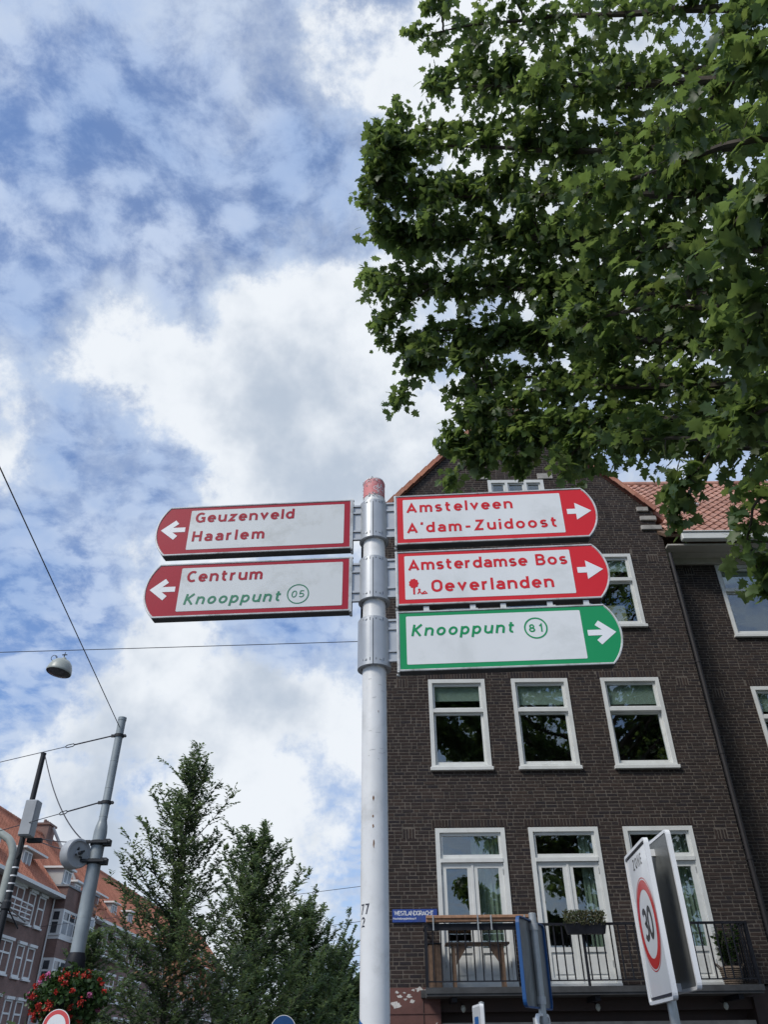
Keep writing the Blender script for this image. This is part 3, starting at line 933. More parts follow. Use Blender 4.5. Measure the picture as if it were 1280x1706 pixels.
# balcony
BY = 15.75
q = MB().box(0.66, 6.52, BY, D - 0.015, 0.82 + H, 0.945 + H)
q.box(0.64, 6.54, BY - 0.02, BY, 0.86 + H, 0.95 + H)
balc = q.build('balcony', M['deck'], house)
q = MB().box(0.66, 6.52, BY + 0.01, BY + 0.06, 1.895 + H, 1.935 + H)
q.build('handrail', M['iron'], balc)
MB().box(0.66, 6.52, BY + 0.02, BY + 0.05, 1.03 + H, 1.05 + H).build('bottom_rail', M['iron'], balc)
for x in (0.66, 6.48):
    MB().box(x, x + 0.04, BY + 0.06, D - 0.015, 1.895 + H, 1.935 + H).build('side_rail', M['iron'], balc)
bar = MB().box(-0.011, 0.011, -0.011, 0.011, 0.0, 0.87).mesh('baluster', M['iron'])
post = MB().box(-0.021, 0.021, -0.021, 0.021, -0.02, 0.96).mesh('post', M['iron'])
x = 0.80
k = 0
while x < 6.45:
    link('baluster', bar, balc, (x, BY + 0.035, 1.03 + H))
    x += 0.1465
for x in (0.68, 3.52, 6.50):
    link('post', post, balc, (x, BY + 0.035, 0.94 + H))
for x in (0.68, 6.50):
    for k in range(5):
        link('baluster', bar, balc, (x, BY + 0.14 + k * 0.12, 1.03 + H))
for x in (1.1, 3.6, 6.1):
    q = MB().box(x, x + 0.09, BY + 0.1, D + 0.1, 0.74 + H, 0.82 + H)
    q.build('bracket', M['iron'], balc)

# plank bar on the railing
t = thing('balcony_bar', 'new timber plank bar clamped on the balcony railing', 'shelf', (1.66, BY, 1.94 + H))
q = MB().bbox(-0.97, 0.92, -0.10, 0.05, 0.075, 0.125, 0.006)
q.build('plank', M['wood'], t)
q = MB().bbox(-0.97, 0.90, -0.07, 0.10, 0.022, 0.072, 0.006)
q.build('plank', M['wood'], t)
for x in (-0.86, -0.05, 0.19, 0.80):
    q = MB().box(x, x + 0.025, -0.108, -0.10, -0.12, 0.12)
    q.box(x, x + 0.025, -0.10, 0.09, 0.0, 0.02)
    q.build('clamp', M['galv'], t)
q = MB().box(-0.95, 0.93, -0.005, 0.02, -0.11, 0.0)
q.build('backing_board', M['iron'], t)

# little table behind the railing, and a cupboard
t = thing('balcony_table', 'small folding timber table behind the railing before the first balcony door', 'table', (1.62, 16.12, 0.945 + H))
MB().bbox(-0.58, 0.58, -0.2, 0.2, 0.68, 0.715, 0.006).build('tabletop', M['wood_old'], t)
for x in (-0.46, 0.42):
    MB().box(x, x + 0.05, -0.17, -0.12, 0.0, 0.68).build('leg', M['wood_old'], t)
    MB().box(x, x + 0.05, 0.12, 0.17, 0.0, 0.68).build('leg', M['wood_old'], t)
for x, s in ((-0.40, 1), (0.40, -1)):
    MB().add([(x, -0.15, 0.36), (x, -0.15, 0.67), (x + s * 0.22, -0.15, 0.67), (x + s * 0.15, -0.15, 0.67), (x, -0.12, 0.36), (x, -0.12, 0.67), (x + s * 0.22, -0.12, 0.67)], [(0, 1, 2), (4, 6, 5), (0, 4, 5, 1), (0, 2, 6, 4), (1, 5, 6, 2)]).build('brace', M['wood_old'], t)
t = thing('balcony_cupboard', 'narrow old timber cupboard in the balcony corner below the street name plate', 'cupboard', (0.85, 16.2, 0.945 + H))
MB().bbox(-0.12, 0.11, -0.15, 0.15, 0.0, 0.70, 0.006).build('carcass', M['wood_old'], t)
MB().bbox(-0.112, -0.01, -0.165, -0.15, 0.02, 0.69, 0.004).build('door', M['wood_old'], t)
MB().bbox(0.002, 0.10, -0.165, -0.15, 0.02, 0.69, 0.004).build('door', M['wood_old'], t)
MB().bbox(-0.135, 0.125, -0.18, 0.165, 0.70, 0.72, 0.004).build('top', M['iron'], t)
# ================================================================== the neighbour on the right
nb = thing('neighbour_house', 'dark brick house set back behind the downpipe with tiled roof and cream eaves', 'house', (0, 0, 0))
NY = 17.1
nops = [(8.53, 9.85, 8.206, 10.26, False), (8.52, 9.84, 4.90, 6.955, True), (8.52, 9.93, 0.955, 3.75, True)]
brick_wall(nb, 'front_wall', 1.0, 10.40, NY, lambda z: (7.13, 10.9), nops, 23, lambda x, z: 4.0 < z < 10.4 and x > 7.3 and x < 9.9, 300, [(7.62, 6.70), (7.7, 10.0), (8.0, 3.5)])
sash_window(nb, 8.53, 9.85, 8.236, 10.26, NY, 0.16)
sash_window(nb, 8.52, 9.84, 4.93, 6.955, NY, 0.2)
french_door(nb, 8.52, 9.93, 1.0, 3.75, NY, 1)
q = MB()
q.box(10.9, 16.0, NY, NY + 0.24, 0.0, 10.4 + H)
q.box(7.13, 10.9, NY, NY + 0.24, 0.0, 1.0 + H)
q.box(7.13, 16.0, NY + 7.0, NY + 7.2, 0.0, 10.4 + H)
q.box(15.8, 16.0, NY + 0.24, NY + 7.0, 0.0, 10.4 + H)
q.build('outer_wall', M['brick_dark_tex'], nb)
q = MB()
for z in (0.80, 4.2, 7.6, 10.42):
    q.box(7.15, 15.8, NY + 0.245, NY + 7.0, z + H, z + 0.15 + H)
q.box(7.15, 15.8, NY + 3.6, NY + 3.7, 0.8 + H, 10.4 + H)
q.build('rooms', M['interior'], nb)
M['cream'] = mat('cream_paint', (0.56, 0.53, 0.48), 0.6, var=0.1, scale=2, dirt=(0.25, 0.24, 0.22), dscale=2, damt=0.4)
EY = 16.28
q = MB()
for k in range(4):
    y0 = EY + 0.09 + k * 0.18
    q.box(7.15, 16.0, y0, y0 + 0.172, 10.43 + H + 0.004 * (k % 2), 10.47 + H)
sof = q.build('soffit', M['cream'], nb)
MB().box(7.15, 16.0, NY - 0.09, NY - 0.016, 10.27 + H, 10.43 + H).build('frieze_board', M['cream'], nb)
q = MB().bbox(7.5, 16.0, EY - 0.10, EY + 0.06, 10.50 + H, 10.70 + H, 0.02)
q.bbox(7.48, 16.02, EY - 0.13, EY + 0.08, 10.70 + H, 10.735 + H, 0.008)
q.build('gutter', M['paint_white'], nb)
# roof: pan tiles, each one its own piece
ang = math.atan2(15.4 - 10.72, 20.5 - EY)
TW, TE = 0.262, 0.325
prof = [(-0.02, 0.018), (0.02, 0.048), (0.06, 0.056), (0.10, 0.036), (0.14, 0.010), (0.18, 0.0), (0.23, 0.006), (0.262, 0.022)]
q = MB()
n = len(prof)
vs = []
for yy, lift in ((0.0, 0.034), (0.40, 0.0)):
    vs += [(x, yy, z + lift) for x, z in prof]
vs += [(x, 0.0, z + 0.034 - 0.016) for x, z in prof]
fs = [(i, i + 1, n + i + 1, n + i) for i in range(n - 1)] + [(2 * n + i, 2 * n + i + 1, i + 1, i) for i in range(n - 1)]
q.add(vs, fs)
tile_me = q.mesh('roof_tile', M['tile_pale'], True)
rs = Matrix.Rotation(ang, 4, 'X')
roof_deck = MB()
x0, x1 = 7.13, 16.0
sl = Vector((0, math.cos(ang), math.sin(ang)))
nn = Vector((0, -math.sin(ang), math.cos(ang)))
o0 = Vector((0, EY - 0.05, 10.70 + H))
LEN = 6.28
vs = []
for xx in (x0, x1):
    for s in (0.0, LEN):
        for h in (-0.10, -0.02):
            p = o0 + sl * s + nn * h
            vs.append((5.0 if (xx < 8 and s > 0) else xx, p.y, p.z))
roof_deck.add(vs, [(0, 1, 3, 2), (4, 6, 7, 5), (0, 4, 5, 1), (2, 3, 7, 6), (1, 5, 7, 3), (0, 2, 6, 4)])
# back slope
pr = o0 + sl * LEN
roof_deck.add([(5.0, pr.y, pr.z - 0.02), (x1, pr.y, pr.z - 0.02), (x1, pr.y + 4.3, 10.4 + H), (5.0, pr.y + 4.3, 10.4 + H)], [(0, 1, 2, 3)])
deck_o = roof_deck.build('roof', M['wood_old'], nb)
rg = random.Random(8)
far_tiles = MB()
cnt = 0
for r_ in range(int(LEN / TE)):
    s = r_ * TE
    p = o0 + sl * s
    xlim = GX + (GZ - (p.z - H)) / GS - 0.35
    x = 5.4 + 0.0
    while x < 15.9:
        if x > xlim - 0.2 and (x > 7.1 or p.y > 16.8):
            mt4 = Matrix.Translation((x, p.y, p.z)) @ Matrix.Rotation(ang + rg.uniform(-0.012, 0.012), 4, 'X') @ Matrix.Rotation(rg.uniform(-0.012, 0.012), 4, 'Z')
            if x < 10.3 and cnt < 300:
                o = link('roof_tile', tile_me, deck_o)
                o.matrix_local = mt4
                cnt += 1
            else:
                far_tiles.add([mt4 @ v.co for v in tile_me.vertices], [tuple(f.vertices) for f in tile_me.polygons])
        x += TW
tag(far_tiles.build('tile_field', M['tile_pale'], deck_o, True), kind='stuff')
rd = MB().tube([(0, 0, 0), (0.40, 0, 0)], 0.12, 12).mesh('ridge_tile', M['tile_pale'], True)
x = 6.0
while x < 15.8:
    link('ridge_tile', rd, deck_o, (x, pr.y, pr.z + 0.02 + rg.uniform(0, 0.01)))
    x += 0.39
p = o0 + sl * 2.85
q = MB().bbox(-0.2, 0.2, 0.0, 0.5, 0.04, 0.14, 0.012)
o = q.build('roof_light', M['gloss_white'], deck_o)
o.matrix_local = Matrix.Translation((8.9, p.y, p.z)) @ rs

# ================================================================== scattering leaves
PLANE_T = None


def leaves_mesh(name, pos, dirs, nrm, size, tv, tt, mt, smooth=False):
    """instances of a template leaf (tv: along, side, up; tt: tris) baked into one mesh"""
    pos, dirs, nrm = (np.asarray(a, float) for a in (pos, dirs, nrm))
    d = dirs / np.linalg.norm(dirs, axis=1, keepdims=True)
    s = np.cross(nrm, d)
    s /= np.maximum(np.linalg.norm(s, axis=1, keepdims=True), 1e-6)
    u = np.cross(d, s)
    tv = np.asarray(tv, float)
    V = pos[:, None, :] + size[:, None, None] * (tv[None, :, 0:1] * d[:, None, :] + tv[None, :, 1:2] * s[:, None, :] + tv[None, :, 2:3] * u[:, None, :])
    n, k = len(pos), len(tv)
    T = (np.asarray(tt)[None] + (np.arange(n) * k)[:, None, None]).reshape(-1, 3)
    return np_mesh(name, V.reshape(-1, 3), T, mt, smooth)


LEAF4 = ([(0, 0, 0), (0.45, -0.28, 0.05), (1, 0, -0.04), (0.45, 0.28, 0.05)], [(0, 1, 2), (0, 2, 3)])


def rand_dirs(rng, n):
    v = rng.normal(size=(n, 3))
    return v / np.linalg.norm(v, axis=1, keepdims=True)


# planter box on the railing, basket plant in the corner
rng = np.random.default_rng(5)
t = thing('railing_planter', 'black planter box of heather hanging on the balcony railing', 'planter', (3.56, BY - 0.05, 1.74 + H))
q = MB()
q.add([(-0.33, -0.08, 0), (0.33, -0.08, 0), (0.33, 0.06, 0), (-0.33, 0.06, 0), (-0.37, -0.11, 0.17), (0.37, -0.11, 0.17), (0.37, 0.06, 0.17), (-0.37, 0.06, 0.17)],
      [(3, 2, 1, 0), (0, 1, 5, 4), (1, 2, 6, 5), (2, 3, 7, 6), (3, 0, 4, 7)])
q.box(-0.35, 0.35, -0.09, 0.05, 0.13, 0.145)
q.build('trough', M['iron'], t)
for x in (-0.25, 0.25):
    MB().tube([(x, 0.065, 0.12), (x, 0.066, 0.21), (x, 0.10, 0.215), (x, 0.118, 0.17)], 0.006, 6).build('hook', M['iron'], t)
n = 1500
pos = np.c_[rng.uniform(-0.36, 0.36, n), rng.uniform(-0.14, 0.08, n), 0.12 + 0.24 * rng.random(n) ** 0.8]
d = rand_dirs(rng, n) * 0.7 + np.array([0, 0, 0.8])
M['heather'] = leaf_mat('heather', [(0.035, 0.06, 0.02), (0.07, 0.08, 0.03), (0.13, 0.11, 0.07), (0.05, 0.07, 0.025)], 0.2, (0.15, 0.14, 0.05), 0.7)
tag(link('heather', leaves_mesh('heather', pos, d, rand_dirs(rng, n), rng.uniform(0.03, 0.06, n), *LEAF4, M['heather']), t), kind='stuff')

t = thing('basket_plant', 'leafy pot plant in a woven basket at the corner of the balcony', 'plant', (6.2, 16.2, 0.945 + H))
q = MB()
prof = [(0.13, 0.0)]
for k in range(9):
    prof += [(0.15 + 0.05 * k / 8 + 0.01, 0.02 + 0.032 * k), (0.145 + 0.05 * k / 8, 0.036 + 0.032 * k)]
prof += [(0.17, 0.31), (0.0, 0.29)]
q.lathe(prof, n=28)
b_ = q.build('basket', M['basket'], t, True)
for s in (-1, 1):
    MB().tube([(s * 0.19, -0.05, 0.29), (s * 0.24, -0.04, 0.34), (s * 0.25, 0, 0.36), (s * 0.24, 0.04, 0.34), (s * 0.19, 0.05, 0.29)], 0.012, 6).build('handle', M['basket'], b_, True)
q = MB()
pos, dd = [], []
rg = random.Random(3)
for k in range(16):
    a = rg.random() * 6.28
    tip = Vector((0.26 * math.cos(a) * rg.random(), 0.2 * math.sin(a) * rg.random(), rg.uniform(0.65, 1.02)))
    bs = Vector((0.06 * math.cos(a), 0.06 * math.sin(a), 0.28))
    mid = (bs + tip) / 2 + Vector((0.05 * math.cos(a), 0.05 * math.sin(a), 0.05))
    q.tube([bs, mid, tip], [0.006, 0.005, 0.003], 5)
    for j in range(26):
        f = 0.15 + 0.85 * j / 25
        pt = bs.lerp(mid, f * 2) if f < 0.5 else mid.lerp(tip, f * 2 - 1)
        pos.append(tuple(pt))
        an = rg.random() * 6.28
        dd.append((math.cos(an), math.sin(an), rg.uniform(-0.3, 0.5)))
q.build('stems', M['bark_grey'], t)
n = len(pos)
tag(link('foliage', leaves_mesh('foliage', pos, dd, rand_dirs(rng, n) * 0.6 + np.array([0, 0, 1]), rng.uniform(0.07, 0.13, n), *LEAF4, M['geranium']), t), kind='stuff')


# ================================================================== lettering drawn with a pen of even width
def arc(cx, cy, rx, ry, a0, a1, n=14):
    return [(cx + rx * math.cos(R(a0 + (a1 - a0) * k / n)), cy + ry * math.sin(R(a0 + (a1 - a0) * k / n))) for k in range(n + 1)]


GL = {}


def glyph(ch, w, *strokes):
    GL[ch] = (w, strokes)


glyph('n', 0.46, [(0, 0), (0, 0.72)], [(0, 0.40)] + arc(0.23, 0.42, 0.23, 0.22, 180, 0) + [(0.46, 0)])
glyph('m', 0.76, [(0, 0), (0, 0.72)], [(0, 0.40)] + arc(0.19, 0.44, 0.19, 0.20, 180, 0) + [(0.38, 0)], [(0.38, 0.40)] + arc(0.57, 0.44, 0.19, 0.20, 180, 0) + [(0.76, 0)])
glyph('u', 0.46, [(0.46, 0.72), (0.46, 0)], [(0, 0.72)] + arc(0.23, 0.30, 0.23, 0.22, 180, 360) + [(0.46, 0.32)])
glyph('r', 0.26, [(0, 0), (0, 0.72)], [(0, 0.38)] + arc(0.22, 0.42, 0.22, 0.22, 180, 80))
glyph('l', 0.0, [(0, 0), (0, 1.0)])
glyph('i', 0.0, [(0, 0), (0, 0.70)], [(0, 0.84), (0, 1.0)])
glyph('t', 0.32, [(0.10, 0.92), (0.10, 0.26)] + arc(0.27, 0.25, 0.17, 0.17, 180, 285, 8), [(-0.04, 0.64), (0.32, 0.64)])
glyph('e', 0.47, [(0.03, 0.36), (0.46, 0.36)] + arc(0.23, 0.36, 0.235, 0.28, 8, 318, 22))
glyph('o', 0.48, arc(0.24, 0.36, 0.24, 0.28, 0, 360, 24) + ['c'])
glyph('a', 0.42, [(0.42, 0), (0.42, 0.42)] + arc(0.21, 0.44, 0.21, 0.20, 0, 148, 12), [(0.42, 0.38), (0.20, 0.38)] + arc(0.18, 0.23, 0.18, 0.15, 90, 270, 12) + [(0.24, 0.08)] + arc(0.24, 0.26, 0.18, 0.18, -90, -5, 8))
glyph('d', 0.46, arc(0.23, 0.36, 0.23, 0.28, 0, 360, 24) + ['c'], [(0.46, 0), (0.46, 1.0)])
glyph('p', 0.46, arc(0.23, 0.36, 0.23, 0.28, 0, 360, 24) + ['c'], [(0, -0.26), (0, 0.72)])
glyph('s', 0.38, arc(0.20, 0.50, 0.18, 0.145, 35, 270, 14)[:-1] + [(0.2, 0.36)] + arc(0.19, 0.22, 0.19, 0.14, 88, -148, 14))
glyph('v', 0.48, [(0.0, 0.72), (0.24, 0.17), (0.48, 0.72)])
glyph('z', 0.42, [(0.0, 0.64), (0.40, 0.64), (0.02, 0.08), (0.42, 0.08)])
glyph("'", 0.0, [(0.02, 1.0), (-0.02, 0.76)])
glyph('-', 0.34, [(0, 0.38), (0.34, 0.38)])
glyph('A', 0.64, [(0.0, 0.0), (0.32, 0.82), (0.64, 0.0)], [(0.10, 0.25), (0.54, 0.25)])
glyph('B', 0.5, [(0, 0), (0, 1.0)], [(0, 0.92), (0.26, 0.92)] + arc(0.26, 0.72, 0.2, 0.20, 90, -90, 10) + [(0, 0.52)], [(0.0, 0.52), (0.26, 0.52)] + arc(0.26, 0.30, 0.24, 0.22, 90, -90, 10) + [(0, 0.08)])
glyph('Z', 0.54, [(0.02, 0.92), (0.50, 0.92), (0.02, 0.08), (0.54, 0.08)])
glyph('O', 0.56, [(0.56, 0.38)] + [(0.56, 0.62)] + arc(0.28, 0.64, 0.28, 0.28, 0, 180, 14) + [(0, 0.38)] + arc(0.28, 0.36, 0.28, 0.28, 180, 360, 14) + ['c'])
glyph('G', 0.58, arc(0.31, 0.50, 0.31, 0.42, 48, 300, 20) + [(0.56, 0.14), (0.56, 0.46), (0.34, 0.46)])
glyph('C', 0.5, arc(0.31, 0.50, 0.31, 0.42, 52, 308, 20))
glyph('H', 0.54, [(0, 0), (0, 1)], [(0.54, 0), (0.54, 1)], [(0, 0.52), (0.54, 0.52)])
glyph('K', 0.54, [(0, 0), (0, 1)], [(0.52, 1.0), (0.04, 0.46)], [(0.14, 0.54), (0.56, 0.0)])
glyph('N', 0.56, [(0, 0), (0, 0.97), (0.56, 0.03), (0.56, 1.0)])
glyph('E', 0.44, [(0.44, 0.92), (0, 0.92), (0, 0.08), (0.44, 0.08)], [(0, 0.52), (0.38, 0.52)])
glyph('0', 0.48, arc(0.24, 0.50, 0.24, 0.42, 0, 360, 26) + ['c'])
glyph('1', 0.26, [(0.0, 0.74), (0.20, 0.95), (0.20, 0.0)])
glyph('2', 0.46, arc(0.23, 0.70, 0.23, 0.22, 165, -30, 12) + [(0.02, 0.08), (0.48, 0.08)])
glyph('3', 0.46, arc(0.22, 0.71, 0.21, 0.21, 150, -80, 12) + arc(0.22, 0.29, 0.24, 0.21, 80, -150, 14))
glyph('5', 0.46, [(0.44, 0.92), (0.06, 0.92), (0.03, 0.50)] + arc(0.22, 0.32, 0.25, 0.24, 130, -145, 16))
glyph('7', 0.46, [(0.0, 0.92), (0.47, 0.92), (0.14, 0.0)])
glyph('8', 0.48, arc(0.24, 0.72, 0.19, 0.20, 0, 360, 20) + ['c'], arc(0.24, 0.29, 0.24, 0.21, 0, 360, 22) + ['c'])
glyph(' ', 0.30)


def pen(mb, pts, w, f, d):
    """a stroke of width w as a mitred ribbon; f(a,b,d)->xyz"""
    closed = pts[-1] == 'c'
    if closed:
        pts = pts[:-1]
        if math.hypot(pts[0][0] - pts[-1][0], pts[0][1] - pts[-1][1]) < 1e-6:
            pts = pts[:-1]
    pp = [Vector(p) for p in pts]
    cl = [pp[0]]
    for p in pp[1:]:
        if (p - cl[-1]).length > 1e-5:
            cl.append(p)
    pp = cl
    n = len(pp)
    L, Rr = [], []
    for i in range(n):
        if closed:
            a, b, c = pp[i - 1], pp[i], pp[(i + 1) % n]
        else:
            a, b, c = pp[max(i - 1, 0)], pp[i], pp[min(i + 1, n - 1)]
        t1 = (b - a).normalized() if (b - a).length > 0 else (c - b).normalized()
        t2 = (c - b).normalized() if (c - b).length > 0 else t1
        nn_ = Vector((-(t1 + t2).y, (t1 + t2).x))
        nn_ = nn_.normalized() if nn_.length > 1e-4 else Vector((-t1.y, t1.x))
        k = 1.0 / max(nn_.dot(Vector((-t1.y, t1.x))), 0.42)
        off = nn_ * (w / 2 * k)
        L.append(b + off)
        Rr.append(b - off)
    vs = [f(p.x, p.y, d) for p in L] + [f(p.x, p.y, d) for p in Rr]
    fs = [(i, i + n, (i + 1) % n + n, (i + 1) % n) for i in range(n if closed else n - 1)]
    mb.add(vs, fs)


def write(text, x0, x1, base, cap, f, w=0.165, slant=0.0, d=0.0, wide=1.12):
    """lay text between x0 and x1 on baseline base"""
    mb = MB()
    tw = sum(GL[c][0] for c in text) * wide
    ns = len(text) - 1
    avail = (x1 - x0) / cap - w
    gap = (avail - tw) / max(ns, 1)
    x = w / 2
    k = 0
    for c in text:
        gw, strokes = GL[c]
        for s in strokes:
            pts = [p if p == 'c' else (x0 + cap * (x + p[0] * wide + slant * p[1]), base + cap * p[1]) for p in s]
            pen(mb, pts, w * cap, f, d + 0.00012 * (k % 3))
            k += 1
        x += gw * wide + gap
    return mb


# ================================================================== the cycle signpost
PX, PY = -0.055, 3.50
post_root = thing('signpost', 'white cycle signpost carrying five red and green direction signs', 'signpost', (PX, PY, 0))
PR = 0.0585
q = MB().lathe([(PR, 0.0), (PR, 4.40), (PR - 0.004, 4.425), (0.03, 4.436), (0.0, 4.438)], n=40)
pole = q.build('pole', M['pole_white'], post_root, True)


def on_pole(rad):
    def f(a, b, d):                      # a: arc length around the front, b: height
        an = -math.pi / 2 + a / rad
        return ((rad + d) * math.cos(an), (rad + d) * math.sin(an), b)
    return f


# torn red sticker wrapped round the top, with a bicycle
q = MB().lathe([(PR + 0.0015, 4.302), (PR + 0.0018, 4.40), (PR + 0.0016, 4.412)], n=44)
st = q.build('sticker', M['sticker'], pole, True)
rg = random.Random(12)
q = MB()
for k in range(110):
    an = rg.random() * 2 * math.pi
    z = 4.302 + rg.choice((rg.uniform(-0.012, 0.008), rg.uniform(0.0, 0.11), rg.uniform(0.09, 0.112)))
    s = rg.uniform(0.003, 0.010)
    e = rg.uniform(0.001, 0.007)
    c0 = Vector((math.cos(an), math.sin(an), 0)) * (PR + 0.0022)
    tn = Vector((-math.sin(an), math.cos(an), 0))
    ou = Vector((math.cos(an), math.sin(an), 0))
    p = c0 + Vector((0, 0, z))
    q.add([p - tn * s, p + tn * s * 0.4 + Vector((0, 0, s * 0.3)), p + tn * rg.uniform(-s, s) + ou * e + Vector((0, 0, rg.choice((-1, 1)) * s * 1.3))], [(0, 1, 2)])
tag(q.build('torn_edge', M['sticker_edge'], st), kind='stuff')
f = on_pole(PR + 0.0022)
q = MB()
for i, s in enumerate([arc(0.012, 4.345, 0.013, 0.013, 0, 360, 20) + ['c'], arc(0.050, 4.350, 0.013, 0.013, 0, 360, 20) + ['c'], [(0.012, 4.345), (0.022, 4.366), (0.044, 4.368), (0.050, 4.350)], [(0.022, 4.366), (0.032, 4.347), (0.044, 4.368)], [(0.012, 4.345), (0.032, 4.347)], [(0.020, 4.372), (0.027, 4.372)], [(0.044, 4.368), (0.042, 4.377), (0.049, 4.379)]]):
    pen(q, s, 0.0028, f, 0.0001 * (i % 3))
q.build('bicycle_symbol', M['white_print'], st)
# number on the pole and the blue band
f = on_pole(PR + 0.0006)
write('77', -0.068, -0.0225, 2.212, 0.038, f, 0.15, 0.0, wide=0.85).build('number', M['black_print'], pole)
write('2', -0.062, -0.0405, 2.166, 0.037, f, 0.15, 0.0, wide=0.85).build('number', M['black_print'], pole)
q = MB()
vs, fs = [], []
nb_ = 40
for k in range(nb_ + 1):
    an = 2 * math.pi * k / nb_
    top = 1.868 - 0.05 * math.sin(max(0.0, min(1.0, ((an - math.pi) % (2 * math.pi)) / 2.4)) * math.pi / 2)
    for z in (1.0, top):
        vs.append(((PR + 0.0008) * math.cos(an), (PR + 0.0008) * math.sin(an), z))
for k in range(nb_):
    fs.append((2 * k, 2 * k + 2, 2 * k + 3, 2 * k + 1))
q.add(vs, fs).build('blue_band', M['pole_blue'], pole, True)
f = on_pole(PR + 0.0006)
for a, z, sx, sz in ((-0.004, 2.66, 0.004, 0.012), (-0.006, 2.585, 0.0035, 0.006), (-0.005, 2.545, 0.004, 0.009), (-0.003, 2.475, 0.0035, 0.018), (0.02, 3.05, 0.002, 0.006)):
    n = 11
    poly = [(a + sx * rg.uniform(0.6, 1.2) * math.cos(2 * math.pi * k / n), z + sz * rg.uniform(0.6, 1.2) * math.sin(2 * math.pi * k / n)) for k in range(n)]
    q = MB()
    q.add([f(p[0], p[1], 0) for p in poly], [tuple(range(n))])
    q.build('rust_spot', M['rust'], pole)
for k in range(16):
    z = rg.choice((3.10, 3.14, 3.18, 2.98, 2.86, 3.90, 3.55)) + rg.uniform(-0.03, 0.03)
    a = rg.uniform(-0.03, 0.05)
    L_ = rg.uniform(0.006, 0.028)
    q = MB()
    pen(q, [(a, z), (a + L_ * 0.5, z + rg.uniform(-0.002, 0.003)), (a + L_, z + rg.uniform(-0.002, 0.004))], 0.0013, f, 0.0001)
    q.build('scuff', M['scuff'], pole)

YAW = R(-3.4)
SW = Matrix.Rotation(YAW, 4, 'Z')
FY = -0.043                                   # sign faces stand this far in front of the pole's axis
SH, U0, UC, UT = 0.318, 0.120, 1.143, 1.207


def outline(s, inset=0.0):
    """tongue-shaped blade, s=+1 to the right, -1 to the left"""
    pts = [(U0 + inset, inset), (UC - inset * 0.6, inset)]
    # bulged end through (UC,0),(UT,h/2),(UC,h)
    sag = UT - UC
    rr = ((SH / 2) ** 2 + sag ** 2) / (2 * sag)
    cx = UT - rr
    rr -= inset
    a = math.asin(max(-1, min(1, (SH / 2 - inset) / rr)))
    pts = [(U0 + inset, inset)]
    for k in range(15):
        t_ = -a + 2 * a * k / 14
        pts.append((cx + rr * math.cos(t_), SH / 2 + rr * math.sin(t_)))
    pts.append((U0 + inset, SH - inset))
    pts = [(s * u, v) for u, v in pts]
    return pts if s > 0 else pts[::-1]


def rounded(x0, x1, z0, z1, r_):
    out = []
    for cx, cz, a0 in ((x1 - r_, z0 + r_, -90), (x1 - r_, z1 - r_, 0), (x0 + r_, z1 - r_, 90), (x0 + r_, z0 + r_, 180)):
        out += arc(cx, cz, r_, r_, a0, a0 + 90, 4)
    return out


def flat(poly, f, d):
    return MB().add([f(a, b, d) for a, b in poly], [tuple(range(len(poly)))])


